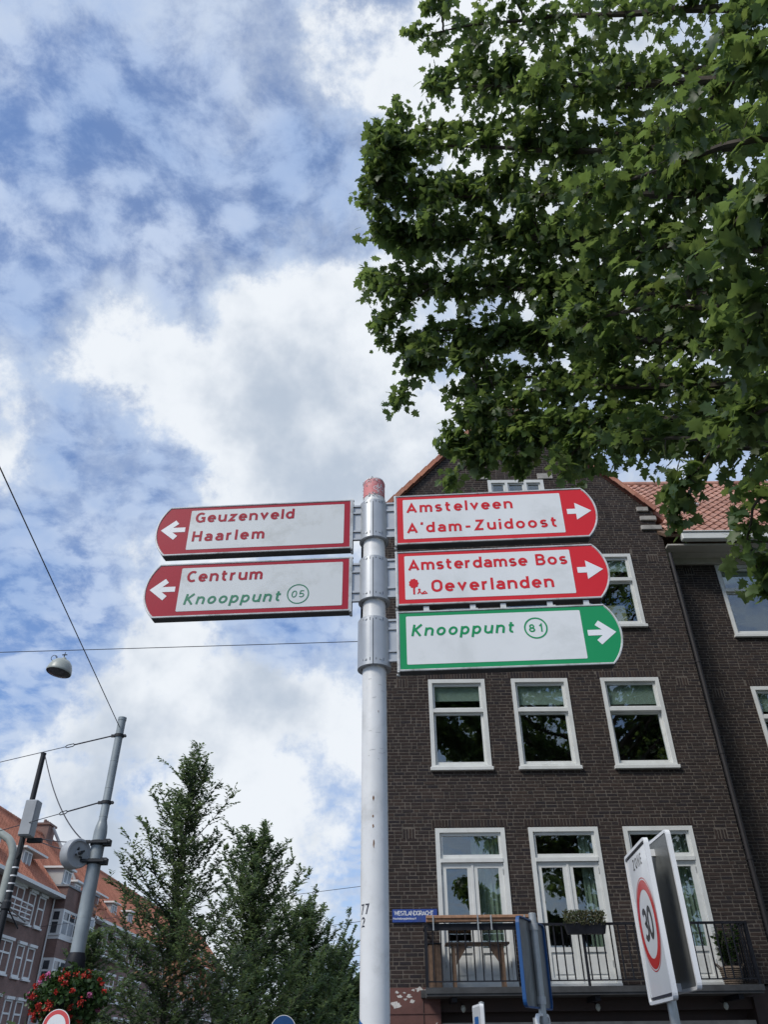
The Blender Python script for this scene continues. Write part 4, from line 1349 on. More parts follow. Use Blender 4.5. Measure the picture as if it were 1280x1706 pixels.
def blade(z, s, body_label, field, face, texts, arrow, extra=None, tabs=()):
    f = lambda a, b, d: (a, FY - d, b)
    q = MB().prism(outline(s), lambda a, b, d: (a, FY + 0.002 + d, b), 0.0, 0.052)
    o = q.build('sign_panel', M['sign_back'], post_root)
    o.matrix_local = Matrix.Translation((0, 0, z + H)) @ SW
    o['label'] = body_label
    ol = outline(s, 0.0035)
    q = MB().tube([(a, FY - 0.0005, b) for a, b in ol] + [(ol[0][0], FY - 0.0005, ol[0][1])], 0.0052, 6)
    q.build('rim', M['rim'], o, True)
    flat(outline(s, 0.004), f, 0.0).build('backing_face', M['rim'], o)
    flat(outline(s, 0.0095), f, 0.0012).build('colour_field', M[field], o)
    wf = rounded(*sorted((s * 0.162, s * 1.022)), 0.032, 0.290, 0.006)
    flat(wf, f, 0.0022).build('white_field', M[face], o)
    for i, (txt, x0, x1, base, cap, sl_, mt_, w_) in enumerate(texts):
        write(txt, x0, x1, base, cap, f, w_, sl_, 0.0032).build('lettering', M[mt_], o)
    # arrow
    q = MB()
    ac = 0.165
    if arrow == 'solid':
        q.add([f(s * a, b, 0.0022) for a, b in ((1.047, ac - 0.0165), (1.098, ac - 0.0165), (1.098, ac + 0.0165), (1.047, ac + 0.0165))], [(0, 1, 2, 3)])
        q.add([f(s * a, b, 0.0024) for a, b in ((1.093, ac - 0.055), (1.177, ac), (1.093, ac + 0.055))], [(0, 1, 2)])
    else:
        t_ = 0.030
        q.add([f(s * a, b, 0.0022) for a, b in ((1.043, ac - t_ / 2), (1.150, ac - t_ / 2), (1.150, ac + t_ / 2), (1.043, ac + t_ / 2))], [(0, 1, 2, 3)])
        pen(q, [(s * 1.092, ac + 0.052), (s * 1.155, ac), (s * 1.092, ac - 0.052)], 0.031, f, 0.0024)
    q.build('arrow', M['arrow_white'], o)
    # bracket arms to the collar, two ribs
    q = MB()
    a0, a1 = sorted((s * 0.070, s * (U0 + 0.012)))
    q.box(a0, a1, FY + 0.012, FY + 0.020, 0.055, 0.283)
    for zz_ in (0.055, 0.105, 0.225, 0.272):
        q.box(a0, a1, FY + 0.004, FY + 0.012, zz_, zz_ + 0.011)
    q.build('bracket', M['collar'], o)
    e0, e1 = sorted((s * (U0 - 0.006), s * (U0 + 0.005)))
    MB().box(e0, e1, FY - 0.002, FY + 0.058, -0.004, SH + 0.004).build('end_channel', M['rim'], o)
    for zz_ in (-0.012, SH + 0.006):
        MB().tube([(s * 0.110, FY + 0.02, zz_), (s * 0.124, FY + 0.02, zz_)], 0.007, 8).build('bolt', M['galv'], o)
    for u in tabs:
        MB().box(u, u + 0.028, FY + 0.006, FY + 0.016, SH - 0.01, SH + 0.030).build('stiffener', M['rim'], o)
    if extra:
        extra(o, f)
    return o


def ring(num, cx, slant, mt_):
    def ex(o, f):
        q = MB()
        pen(q, arc(cx, 0.201, 0.0535, 0.0535, 0, 360, 40) + ['c'], 0.0075, f, 0.0032)
        q.build('number_ring', M[mt_], o)
        write(num, cx - 0.034, cx + 0.034, 0.180, 0.042, f, 0.17, slant, 0.0032).build('lettering', M[mt_], o)
    return ex


def ring_low(num, cx, slant, mt_):
    def ex(o, f):
        q = MB()
        pen(q, arc(cx, 0.107, 0.0545, 0.0545, 0, 360, 40) + ['c'], 0.006, f, 0.0032)
        q.build('number_ring', M[mt_], o)
        write(num, cx - 0.036, cx + 0.030, 0.086, 0.042, f, 0.13, slant, 0.0032).build('lettering', M[mt_], o)
    return ex


def picnic(o, f):
    q = MB()
    bx_, bz = 0.207, 0.092
    k = 60
    poly = [(bx_ + 0.024 * (1 + 0.08 * math.cos(9 * 2 * math.pi * i / k)) * math.cos(2 * math.pi * i / k), bz + 0.032 + 0.027 * (1 + 0.08 * math.cos(9 * 2 * math.pi * i / k)) * math.sin(2 * math.pi * i / k)) for i in range(k)]
    q.add([f(a, b, 0.0032) for a, b in poly], [tuple(range(k))])
    q.add([f(a, b, 0.0034) for a, b in ((bx_ - 0.004, 0.060), (bx_ + 0.0055, 0.060), (bx_ + 0.0055, 0.105), (bx_ - 0.004, 0.105))], [(0, 1, 2, 3)])
    q.add([f(a, b, 0.0032) for a, b in arc(0.2345, 0.0865, 0.0065, 0.0065, 0, 342, 18)], [tuple(range(19))])
    pen(q, [(0.226, 0.062), (0.235, 0.0775), (0.247, 0.062), (0.276, 0.0645)], 0.0062, f, 0.0033)
    pen(q, [(0.247, 0.064), (0.2625, 0.0765), (0.272, 0.064)], 0.0052, f, 0.0035)
    q.build('picnic_symbol', M['red_new'], o)


def T(txt, x0, x1, base, cap, sl_, mt_, w_=0.195):
    return (txt, x0, x1, base, cap, sl_, mt_, w_)


blade(2.219, 1, 'bright red sign reading Amstelveen and A\'dam-Zuidoost', 'red_new', 'face', [T('Amstelveen', 0.180, 0.760, 0.203, 0.066, 0, 'red_new'), T("A'dam-Zuidoost", 0.180, 0.986, 0.070, 0.066, 0, 'red_new')], 'solid')
blade(1.853, 1, 'bright red sign reading Amsterdamse Bos and Oeverlanden', 'red_new', 'face', [T('Amsterdamse', 0.180, 0.800, 0.203, 0.066, 0, 'red_new'), T('Bos', 0.842, 1.003, 0.203, 0.066, 0, 'red_new'), T('Oeverlanden', 0.297, 0.918, 0.071, 0.069, 0, 'red_new')], 'solid', picnic)
blade(1.499, 1, 'green sign reading Knooppunt 81', 'green', 'face', [T('Knooppunt', 0.186, 0.690, 0.181, 0.062, 0.19, 'green', 0.185)], 'open', ring('81', 0.797, 0.0, 'green'), tabs=(0.252, 0.486, 0.638, 0.870, 1.050))
blade(2.211, -1, 'faded red sign reading Geuzenveld and Haarlem', 'red_old', 'face_old', [T('Geuzenveld', -0.994, -0.440, 0.208, 0.066, 0.02, 'red_old', 0.205), T('Haarlem', -0.997, -0.597, 0.084, 0.066, 0.02, 'red_old', 0.205)], 'open')
blade(1.836, -1, 'faded red sign reading Centrum and green Knooppunt 05', 'red_old', 'face_old', [T('Centrum', -0.990, -0.586, 0.204, 0.066, 0.04, 'red_old', 0.205), T('Knooppunt', -0.988, -0.482, 0.070, 0.062, 0.19, 'green_old', 0.185)], 'open', ring_low('05', -0.391, 0.14, 'green_old'))
# clamp collars in two halves, with slots
for z0_, z1_, rr in ((2.262, 2.508, 0.0795), (1.892, 2.142, 0.0815), (1.528, 1.787, 0.0825)):
    o = None
    for side in (0, 1):
        a0 = -math.pi / 2 + 0.022 if side else math.pi / 2 + 0.022
        a1 = math.pi / 2 - 0.022 if side else 1.5 * math.pi - 0.022
        prof = [(PR + 0.003, z0_), (rr, z0_), (rr, z1_ - 0.004), (rr - 0.004, z1_), (PR + 0.003, z1_)]
        q = MB().lathe([(r_, z + H) for r_, z in prof], n=26, a0=a0, a1=a1)
        o = q.build('collar', M['collar'], post_root, True)
        o.rotation_euler = (0, 0, YAW)
        sg = 1 if side else -1
        ff = on_pole(rr)
        for zz_ in (z0_ + 0.026, z1_ - 0.018):
            c_ = sg * 0.034
            MB().add([ff(c_ - 0.02, zz_ - 0.006 + H, 0.0006), ff(c_ + 0.02, zz_ - 0.009 + H, 0.0006), ff(c_ + 0.02, zz_ + 0.008 + H, 0.0006), ff(c_ - 0.02, zz_ + 0.004 + H, 0.0006)], [(0, 1, 2, 3)]).build('slot', M['black_print'], o)
            p0 = Vector(ff(c_ + 0.003 * sg, zz_ + H, -0.003))
            p1 = Vector(ff(c_ + 0.003 * sg, zz_ + H, 0.004))
            MB().tube([p0, p1], 0.0058, 6).build('bolt', M['galv'], o)
# two blades on the far side, pointing away along the street
for z in (2.211, 1.836):
    q = MB().box(-0.060, 0.052, 0.066, 0.125, z + 0.02 + H, z + 0.298 + H)
    q.box(-0.074, -0.018, 0.125, 1.2, z + H, z + SH + H)
    o = q.build('sign_panel', M['sign_back'], post_root)
    o['label'] = 'sign blade pointing away, seen end-on behind the pole'
# ================================================================== street name plate
glyph('W', 0.8, [(0, 1), (0.19, 0.15), (0.40, 0.85), (0.61, 0.15), (0.80, 1)])
glyph('S', 0.46, arc(0.24, 0.715, 0.20, 0.205, 40, 268, 14)[:-1] + [(0.24, 0.51)] + arc(0.23, 0.295, 0.22, 0.215, 88, -145, 14))
glyph('T', 0.5, [(0, 0.92), (0.5, 0.92)], [(0.25, 0), (0.25, 0.9)])
glyph('L', 0.42, [(0, 1), (0, 0.08), (0.42, 0.08)])
glyph('D', 0.54, [(0, 0), (0, 1)], [(0, 0.92), (0.22, 0.92)] + arc(0.22, 0.50, 0.32, 0.42, 90, -90, 14) + [(0, 0.08)])
glyph('R', 0.5, [(0, 0), (0, 1)], [(0, 0.92), (0.24, 0.92)] + arc(0.24, 0.69, 0.22, 0.23, 90, -90, 10) + [(0, 0.46)], [(0.22, 0.46), (0.48, 0.0)])
glyph('f', 0.26, [(0.10, 0), (0.10, 0.75)] + arc(0.26, 0.76, 0.16, 0.16, 180, 90, 6), [(-0.04, 0.64), (0.28, 0.64)])
glyph('b', 0.46, arc(0.23, 0.36, 0.23, 0.28, 0, 360, 24) + ['c'], [(0, 0), (0, 1.0)])
t = thing('street_name_plate', 'blue enamel street name plate reading Westlandgracht on the brick wall', 'sign', (0.08, D - 0.018, 2.055 + H))
MB().bbox(0, 0.86, -0.022, 0.0, 0, 0.225, 0.004).build('plate', M['enamel_blue'], t)
f = lambda a, b, d: (a, -0.0235 - d, b)
write('WESTLANDGRACHT', 0.035, 0.79, 0.118, 0.078, f, 0.15).build('lettering', M['white_print'], t)
write('Hoofddorppleinbuurt', 0.012, 0.46, 0.048, 0.036, f, 0.17).build('lettering', M['white_print'], t)

# ================================================================== zone 30 sign: two panels back to back on one post
t = thing('zone_sign', 'white zone 30 speed limit sign with two panels on a grey post', 'traffic sign', (1.765, 5.70, 0))
MB().lathe([(0.030, 0), (0.030, 1.155 + H + 0.02), (0.0, 1.16 + H + 0.025)], n=20).build('post', M['zinc_post'], t, True)


def sign_frame(name, parent, near, far, z0, z1, front_neg, label=None):
    """rimmed panel; local x runs left to right as read from its front"""
    root = Vector((1.765, 5.70))
    a = Vector(near) - root
    b = Vector(far) - root
    o_ = (b if front_neg else a)
    dx = ((a - b) if front_neg else (b - a))
    W_ = dx.length
    dx.normalize()
    X = Vector((dx.x, dx.y, 0))
    Z = Vector((0, 0, 1))
    Yv = Z.cross(X)
    m4 = Matrix((X, Yv, Z)).transposed().to_4x4()
    m4.translation = Vector((o_.x, o_.y, z0 + H))
    h = z1 - z0
    q = MB()
    op = rounded(0, W_, 0, h, 0.035)
    ip = rounded(0.018, W_ - 0.018, 0.018, h - 0.018, 0.02)
    n = len(op)
    vs = [(x, 0.0, z) for x, z in op] + [(x, 0.0, z) for x, z in ip] + [(x, 0.030, z) for x, z in op] + [(x, 0.030, z) for x, z in ip]
    fs = []
    for i in range(n):
        j = (i + 1) % n
        fs += [(i, j, n + j, n + i), (2 * n + i, 3 * n + i, 3 * n + j, 2 * n + j), (i, 2 * n + i, 2 * n + j, j), (n + i, n + j, 3 * n + j, 3 * n + i)]
    q.add(vs, fs)
    o = q.build(name, M['arrow_white'], parent)
    o.matrix_local = m4
    if label:
        o['label'] = label
    f = lambda a_, b_, d: (a_, 0.012 - d, b_)
    q = MB().prism(ip, lambda a_, b_, d: (a_, 0.014 + d, b_), 0.0, 0.012)
    q.build('sheet', M['sign_grey'], o)
    return o, f, W_, h


o, f, W_, h = sign_frame('sign_panel', t, (1.675, 5.352), (1.717, 6.024), 0.25, 1.155, True, 'panel facing the cycle path with ZONE and a red ringed 30')
flat(rounded(0.026, W_ - 0.026, 0.026, h - 0.026, 0.02), f, 0.0).build('edge_line', M['black_print'], o)
flat(rounded(0.034, W_ - 0.034, 0.040, h - 0.034, 0.02), f, 0.0012).build('face', M['gloss_white'], o)
cx, cz = W_ / 2, h * 0.485
ro, ri = 0.258, 0.200
q = MB()
pen(q, arc(cx, cz, (ro + ri) / 2, (ro + ri) / 2, 0, 360, 60) + ['c'], ro - ri, f, 0.0024)
q.build('red_ring', M['gloss_red'], o)
q = MB()
pen(q, arc(cx, cz, 0.270, 0.270, 0, 360, 60) + ['c'], 0.006, f, 0.0024)
q.build('ring_line', M['gloss_red'], o)
write('30', cx - 0.135, cx + 0.135, cz - 0.095, 0.19, f, 0.19, 0.0, 0.0024).build('lettering', M['gloss_black'], o)
write('ZONE', cx - 0.14, cx + 0.14, h * 0.86, 0.068, f, 0.17, 0.0, 0.0024).build('lettering', M['gloss_black'], o)
o2, f2, W2, h2 = sign_frame('sign_panel', t, (1.864, 5.365), (1.868, 5.98), 0.30, 1.205, False, 'panel turned away with a plain grey back')
flat(rounded(0.03, W2 - 0.03, 0.03, h2 - 0.03, 0.02), f2, 0.0).build('face', M['gloss_white'], o2)
for z in (0.33, 1.12):
    q = MB().lathe([(0.0305, z - 0.025 + H), (0.037, z - 0.025 + H), (0.037, z + 0.025 + H), (0.0305, z + 0.025 + H)], n=18)
    q.box(-0.028, -0.050, -0.02, 0.02, z - 0.022 + H, z + 0.022 + H)
    q.box(0.028, 0.075, -0.02, 0.02, z - 0.022 + H, z + 0.022 + H)
    q.build('clamp', M['arrow_white'], t)

# ================================================================== blue-edged sign seen from behind
t = thing('parking_sign', 'blue edged traffic sign turned away with grey back on a galvanised post', 'traffic sign', (1.168, 6.985, 0))
MB().lathe([(0.03, 0), (0.03, 0.925 + H), (0.026, 0.93 + H), (0.0, 0.935 + H)], n=20).build('post', M['zinc_post'], t, True)
A_ = Vector((0.985, 6.70)) - Vector((1.168, 6.985))
B_ = Vector((1.285, 7.30)) - Vector((1.168, 6.985))


def turned_panel(A_, B_, z0, z1, edge, fr, face):
    dx = (A_ - B_)
    W_ = dx.length
    dx.normalize()
    X = Vector((dx.x, dx.y, 0))
    m4 = Matrix((X, Vector((0, 0, 1)).cross(X), Vector((0, 0, 1)))).transposed().to_4x4()
    m4.translation = Vector((B_.x, B_.y, z0 + H))
    h = z1 - z0
    op = rounded(0, W_, 0, h, 0.05)
    ip = rounded(fr, W_ - fr, fr, h - fr, 0.035)
    n = len(op)
    vs = [(x, y, z) for y in (0.0, 0.028) for pl in (op, ip) for x, z in pl]
    fs = []
    for i in range(n):
        j = (i + 1) % n
        fs += [(i, j, n + j, n + i), (2 * n + i, 3 * n + i, 3 * n + j, 2 * n + j), (i, 2 * n + i, 2 * n + j, j), (n + i, n + j, 3 * n + j, 3 * n + i)]
    o = MB().add(vs, fs).build('sign_panel', M[edge], t)
    o.matrix_local = m4
    MB().prism(ip, lambda a_, b_, d: (a_, 0.004 + d, b_), 0.0, 0.006).build('back_sheet', M['sign_grey'], o)
    flat(ip, lambda a_, b_, d: (a_, -d, b_), -0.002).build('face', M[face], o)
    return o


turned_panel(A_, B_, 0.275, 0.88, 'blue_edge', 0.011, 'blue_edge')
turned_panel(A_ * 0.45, B_ * 0.42, -0.22, 0.245, 'arrow_white', 0.018, 'gloss_white')
for z in (0.83, 0.33, 0.20):
    q = MB().lathe([(0.0305, z - 0.025 + H), (0.038, z - 0.025 + H), (0.038, z + 0.025 + H), (0.0305, z + 0.025 + H)], n=18)
    q.box(-0.075, -0.03, -0.012, 0.02, z - 0.02 + H, z + 0.02 + H)
    q.build('clamp', M['galv'], t)

# small sign further back
t = thing('small_sign', 'small white framed sign below the balcony seen at a sharp angle', 'traffic sign', (0.92, 9.1, 0))
MB().lathe([(0.028, 0), (0.028, 0.42 + H), (0.0, 0.43 + H)], n=16).build('post', M['zinc_post'], t, True)
q = MB()
op = rounded(-0.24, 0.24, -0.22, 0.40, 0.03)
m4 = Matrix.Translation((-0.055, 0, H)) @ Matrix.Rotation(R(-86), 4, 'Z')
q.prism(op, lambda a_, b_, d: (a_, d, b_), 0.0, 0.035)
o = q.build('sign_panel', M['arrow_white'], t)
o.matrix_local = m4
flat(rounded(-0.22, 0.22, -0.20, 0.38, 0.02), lambda a_, b_, d: (a_, -d, b_), 0.002).build('face', M['gloss_white'], o)
flat(rounded(-0.12, 0.12, 0.12, 0.30, 0.02), lambda a_, b_, d: (a_, -d, b_), 0.0035).build('blue_field', M['pole_blue'], o)
q = MB().box(-0.05, 0.02, -0.02, 0.02, 0.3 + H, 0.34 + H)
q.build('clamp', M['galv'], t)

# ================================================================== round signs at the foot of the picture
def round_sign(name, label, x, y, ztop, rad, field, ringm, yaw):
    t = thing(name, label, 'traffic sign', (x, y, 0), yaw)
    zc = ztop - rad + H
    MB().lathe([(0.03, 0), (0.03, zc + rad * 0.8), (0.0, zc + rad * 0.8 + 0.01)], (0, 0.04, 0), 16).build('post', M['zinc_post'], t, True)
    c = lambda a, b, d: (a, -d, b + zc)
    disc = arc(0, 0, rad, rad, 0, 360 - 7.5, 47)
    q = MB().prism(disc, lambda a, b, d: (a, d, b + zc), 0.0, 0.012)
    o = q.build('disc', M['sign_grey'], t)
    flat(disc, c, 0.001).build('edge', M['arrow_white'], o)
    flat(arc(0, 0, rad * 0.955, rad * 0.955, 0, 352.5, 47), c, 0.002).build('ring', M[ringm], o)
    if field:
        flat(arc(0, 0, rad * 0.70, rad * 0.70, 0, 352.5, 47), c, 0.003).build('centre', M[field], o)
    return t


round_sign('no_entry_vehicles_sign', 'round red ringed white traffic sign beneath the flower basket', -0.362 * 16.0, 16.0, 0.044 * 16.0, 0.255, 'gloss_white', 'gloss_red', R(-8))
round_sign('blue_round_sign', 'round blue traffic sign in front of the feathery street trees', -0.115 * 20.0, 20.0, 0.0365 * 20.0, 0.275, None, 'blue_edge', R(4))

# ================================================================== tram mast with tensioning drum
MX, MY = -6.015, 17.0
t = thing('tram_mast', 'grey steel tram mast with a tensioning drum and dark sleeve', 'mast', (MX, MY, 0))
prof = [(0.150, 0.0), (0.150, 1.5 + H), (0.136, 1.62 + H), (0.134, 3.86 + H), (0.118, 3.98 + H), (0.100, 4.04 + H), (0.086, 4.10 + H), (0.086, 6.26 + H), (0.093, 6.262 + H), (0.093, 6.33 + H), (0.0, 6.335 + H)]
MB().lathe(prof, n=28).build('shaft', M['mast_grey'], t, True)
for z, rr in ((4.75, 0.0875), (5.33, 0.0875), (4.16, 0.0885), (2.25, 0.136), (2.12, 0.136)):
    MB().lathe([(rr - 0.003, z + H), (rr + 0.002, z + 0.01 + H), (rr - 0.003, z + 0.02 + H)], n=24).build('weld_ring', M['mast_grey'], t, True)
MB().lathe([(0.152, 0.6 + H), (0.185, 0.7 + H), (0.195, 1.42 + H), (0.175, 1.56 + H), (0.139, 1.66 + H)], n=24).build('sleeve', M['iron'], t, True)
for z, rr in ((5.91, 0.086), (4.46, 0.086)):
    q = MB().lathe([(rr, z - 0.035 + H), (rr + 0.022, z - 0.03 + H), (rr + 0.022, z + 0.03 + H), (rr, z + 0.035 + H)], n=20)
    q.box(-rr - 0.09, -rr - 0.01, -0.02, 0.02, z - 0.03 + H, z + 0.03 + H)
    q.box(rr + 0.01, rr + 0.06, -0.02, 0.02, z - 0.03 + H, z + 0.03 + H)
    q.tube([(rr + 0.045, -0.03, z + H), (rr + 0.045, 0.03, z + H)], 0.03, 8)
    q.build('clamp_band', M['mast_dark'], t)
# drum on a bracket
dc = Vector((-0.36, -0.20, 3.40 + H))
ax = Vector((0.80, -0.60, 0.0)).normalized()
Rz = ax.to_track_quat('Z', 'Y').to_matrix().to_4x4()
q = MB().lathe([(0.06, -0.13), (0.27, -0.13), (0.285, -0.11), (0.285, 0.11), (0.27, 0.13), (0.235, 0.135), (0.225, 0.10), (0.07, 0.09), (0.06, 0.14), (0.0, 0.14)], tuple(dc), 32, M=Rz)
dr = q.build('drum', M['box_grey'], t, True)
q = MB()
for k in range(4):
    a = k * math.pi / 2 + 0.5
    p = Rz @ Vector((0.07 * math.cos(a), 0.07 * math.sin(a), 0.12))
    q.tube([dc + p, dc + p + (Rz @ Vector((0.03 * math.cos(a), 0.03 * math.sin(a), 0.05)))], 0.022, 6)
q.tube([dc, dc + ax * 0.22], 0.035, 10)
q.build('spindle', M['mast_dark'], dr)
for z in (3.64, 3.28):
    q = MB().lathe([(0.136, z - 0.05 + H), (0.16, z - 0.045 + H), (0.16, z + 0.045 + H), (0.136, z + 0.05 + H)], n=20)
    q.box(-0.42, -0.12, -0.19, -0.13, z - 0.03 + H, z + 0.03 + H)
    q.box(-0.34, 0.24, -0.20, -0.145, z - 0.022 + H, z + 0.022 + H)
    q.box(0.15, 0.27, -0.15, 0.03, z - 0.06 + H, z + 0.06 + H)
    q.tube([(0.25, -0.16, z + H), (0.30, -0.16, z + H)], 0.04, 8)
    q.build('drum_bracket', M['mast_dark'], t)

# flower basket round the mast
t = thing('flower_basket', 'hanging basket overflowing with red and pink geraniums on the tram mast', 'flower basket', (MX + 0.0, MY, 0.62 + H))
q = MB().lathe([(0.155, -0.10), (0.30, -0.05), (0.42, 0.10), (0.47, 0.30), (0.44, 0.30), (0.155, 0.26)], n=26)
q.build('basket', M['mast_dark'], t, True)
rng = np.random.default_rng(41)
n = 5200
u = rand_dirs(rng, n)
rad = 0.35 + 0.65 * rng.random(n) ** 0.5
bump = 1 + 0.16 * np.sin(u[:, 0] * 7 + 1) * np.cos(u[:, 2] * 6) + 0.10 * np.sin(u[:, 1] * 11)
pos = u * np.array([0.66, 0.60, 0.50]) * (rad * bump)[:, None] + np.array([0, 0, 0.30])
pos = pos[(pos[:, 0] ** 2 + pos[:, 1] ** 2) > 0.17 ** 2]
n = len(pos)
LEAFR = ([(0, 0, 0), (0.3, -0.45, 0.06), (0.8, -0.40, 0.02), (1.0, 0, -0.06), (0.8, 0.40, 0.02), (0.3, 0.45, 0.06)], [(0, 1, 2), (0, 2, 3), (0, 3, 4), (0, 4, 5)])
tag(link('foliage', leaves_mesh('foliage', pos, rand_dirs(rng, n), rand_dirs(rng, n) + np.array([0, 0, 0.8]), rng.uniform(0.045, 0.085, n), *LEAFR, M['geranium']), t), kind='stuff')
fl = []
for k in range(46):
    v = rand_dirs(rng, 1)[0]
    if v[1] > 0.35:
        v[1] *= -1
    p = v * np.array([0.70, 0.66, 0.50]) * rng.uniform(0.88, 1.04) + np.array([0, 0, 0.31])
    pink = (p[0] < -0.15 and p[2] > 0.25 and rng.random() < 0.5) or rng.random() < 0.08
    m_ = 46
    pp = p + rand_dirs(rng, m_) * rng.uniform(0.01, rng.uniform(0.03, 0.075), (m_, 1))
    o = link('flower_head', leaves_mesh('flower_head', pp, rand_dirs(rng, m_), rand_dirs(rng, m_), rng.uniform(0.022, 0.038, m_), *LEAFR, M['flower_pink' if pink else 'flower_red']), t)

# ================================================================== dark pole with a cabinet, pale lamp post with a bent arm
DX_, DY_ = -8.515, 19.0
t = thing('camera_pole', 'slim black pole with a grey equipment cabinet strapped to it', 'pole', (DX_, DY_, 0))
MB().lathe([(0.075, 0), (0.075, 2.0 + H), (0.066, 4.0 + H), (0.060, 6.15 + H), (0.066, 6.155 + H), (0.066, 6.19 + H), (0, 6.20 + H)], n=20).build('shaft', M['mast_dark'], t, True)
q = MB().bbox(0.02, 0.30, -0.36, -0.07, 4.18 + H, 4.98 + H, 0.015)
cb = q.build('cabinet', M['box_grey'], t)
MB().bbox(0.03, 0.29, -0.385, -0.362, 4.20 + H, 4.96 + H, 0.008).build('cabinet_door', M['box_grey'], cb)
for z in (4.30, 4.55, 4.86):
    MB().lathe([(0.068, z + H), (0.074, z + H), (0.074, z + 0.035 + H), (0.068, z + 0.035 + H)], n=18).build('strap', M['arrow_white'], t, True)
for z in (3.55, 3.38, 3.22, 3.06):
    MB().lathe([(0.070, z + H), (0.075, z + H), (0.075, z + 0.03 + H), (0.070, z + 0.03 + H)], n=18).build('strap', M['arrow_white'], t, True)
MB().tube([(0.10, -0.2, 4.18 + H), (0.13, -0.2, 3.98 + H), (0.10, -0.14, 3.85 + H), (0.0, -0.07, 3.75 + H)], 0.015, 8).build('cable', M['mast_dark'], t, True)
q = MB().lathe([(0.072, 2.70 + H), (0.10, 2.72 + H), (0.10, 2.86 + H), (0.072, 2.90 + H)], n=18)
for dx, dy, dz in ((-0.7, 0.1, -0.22), (-0.7, -0.2, 0.22), (0.55, -0.1, -0.35), (0.30, 0.2, -0.45), (-0.4, 0.0, -0.5)):
    q.tube([(0, 0, 2.80 + H), (dx, dy, 2.80 + dz + H)], 0.016, 6)
q.build('guy_bracket', M['mast_dark'], t)
MB().bbox(0.08, 0.42, 0.04, 0.16, 4.12 + H, 4.22 + H, 0.01).build('camera', M['mast_dark'], t)

t = thing('bent_lamp_post', 'pale grey lamp post with its arm bent towards the houses', 'lamp post', (-9.05, 19.9, 0))
pts = [(0, 0, 0), (0.0, 0, 3.0 + H), (0.0, 0, 3.85 + H)] + [(-0.55 + 0.55 * math.cos(R(a)), 0, 3.9 + 0.62 * math.sin(R(a)) + H) for a in range(8, 62, 9)] + [(-0.9, 0, 4.78 + H), (-1.6, 0, 5.1 + H)]
MB().tube(pts, [0.11] * 3 + [0.09] * 6 + [0.08, 0.07], 16).build('shaft', M['lamp'], t, True)
MB().lathe([(0.0, 0.05), (0.17, 0.02), (0.2, -0.06), (0.12, -0.10), (0.0, -0.11)], (-1.75, 0, 5.1 + H), 20).build('lamp_head', M['lamp'], t, True)

# ================================================================== hanging street lamp on its span wire
t = thing('hanging_lamp', 'grey domed street lamp hanging from a wire across the sky', 'street lamp', (-7.70, 17.0, 7.72 + H))
tilt = Matrix.Rotation(R(7), 4, 'Y') @ Matrix.Rotation(R(-4), 4, 'X')
prof = [(0.285, -0.29), (0.295, -0.27), (0.29, -0.24), (0.275, -0.16), (0.235, -0.06), (0.17, 0.015), (0.09, 0.045), (0.06, 0.05), (0.055, 0.085), (0.035, 0.11), (0.0, 0.112)]
MB().lathe(prof, n=36, M=tilt).build('shade', M['lamp'], t, True)
MB().lathe([(0.0, -0.345), (0.12, -0.335), (0.22, -0.305), (0.275, -0.275)], n=30, M=tilt).build('lens', M['lamp_in'], t, True)
MB().tube([(0, 0, 0.10), (0.0, 0, 0.20)], 0.012, 8).build('hanger', M['mast_dark'], t)
q = MB().tube([(-0.055, 0, 0.18), (0.06, 0, 0.182)], 0.014, 6)
q.tube([(0, 0, 0.18), (0.01, 0, 0.25)], 0.008, 6)
q.build('wire_clamp', M['mast_dark'], t)
pts = [Vector((-0.235 + 0.07 * math.cos(R(a)), 0, 0.105 + 0.07 * math.sin(R(a)))) for a in range(60, -300, -24)] + [Vector((-0.14, 0, 0.06)), Vector((-0.05, 0, 0.07))]
MB().tube(pts, 0.008, 6).build('cable_loop', M['mast_dark'], t, True)


def wire(name, label, a, b, sag=0.05, rad=0.008, n=16, group=None):
    a, b = Vector(a), Vector(b)
    pts = [a.lerp(b, k / n) - Vector((0, 0, sag * 4 * (k / n) * (1 - k / n))) for k in range(n + 1)]
    q = MB().tube(pts, rad, 6)
    o = q.build(name, M['wire'])
    return tag(o, label, 'wire', group)


wire('span_wire', 'thin wire carrying the hanging street lamp to the brick house', (-22.9, 17.3, 7.88 + H), (0.25, 16.52, 7.96 + H), 0.02, 0.009, 40)
wire('span_wire', 'bare wire rising from the top of the tram mast over the road', (MX - 0.02, MY, 6.10 + H), (-2.86, -8.35, 6.13 + H), 0.0, 0.009)
# stays with turnbuckles from the mast to the left


def stay(label, a, b, f0, f1):
    a, b = Vector(a), Vector(b)
    t = thing('stay_wire', label, 'wire', tuple(a))
    d = b - a
    MB().tube([(0, 0, 0), d * f0], 0.016, 8).build('insulator_rod', M['wire'], t)
    MB().tube([d * f1, d], 0.009, 6).build('strand', M['wire'], t)
    dn = d.normalized()
    up = Vector((0, 0, 1))
    c0, c1 = d * f0, d * f1
    s = up * 0.03
    q = MB().tube([c0 - dn * 0.02, c0 + dn * 0.03 + s, c1 - dn * 0.03 + s, c1 + dn * 0.02], 0.011, 6)
    q.tube([c0 - dn * 0.02, c0 + dn * 0.03 - s, c1 - dn * 0.03 - s, c1 + dn * 0.02], 0.011, 6)
    q.build('turnbuckle', M['mast_dark'], t)
    return t


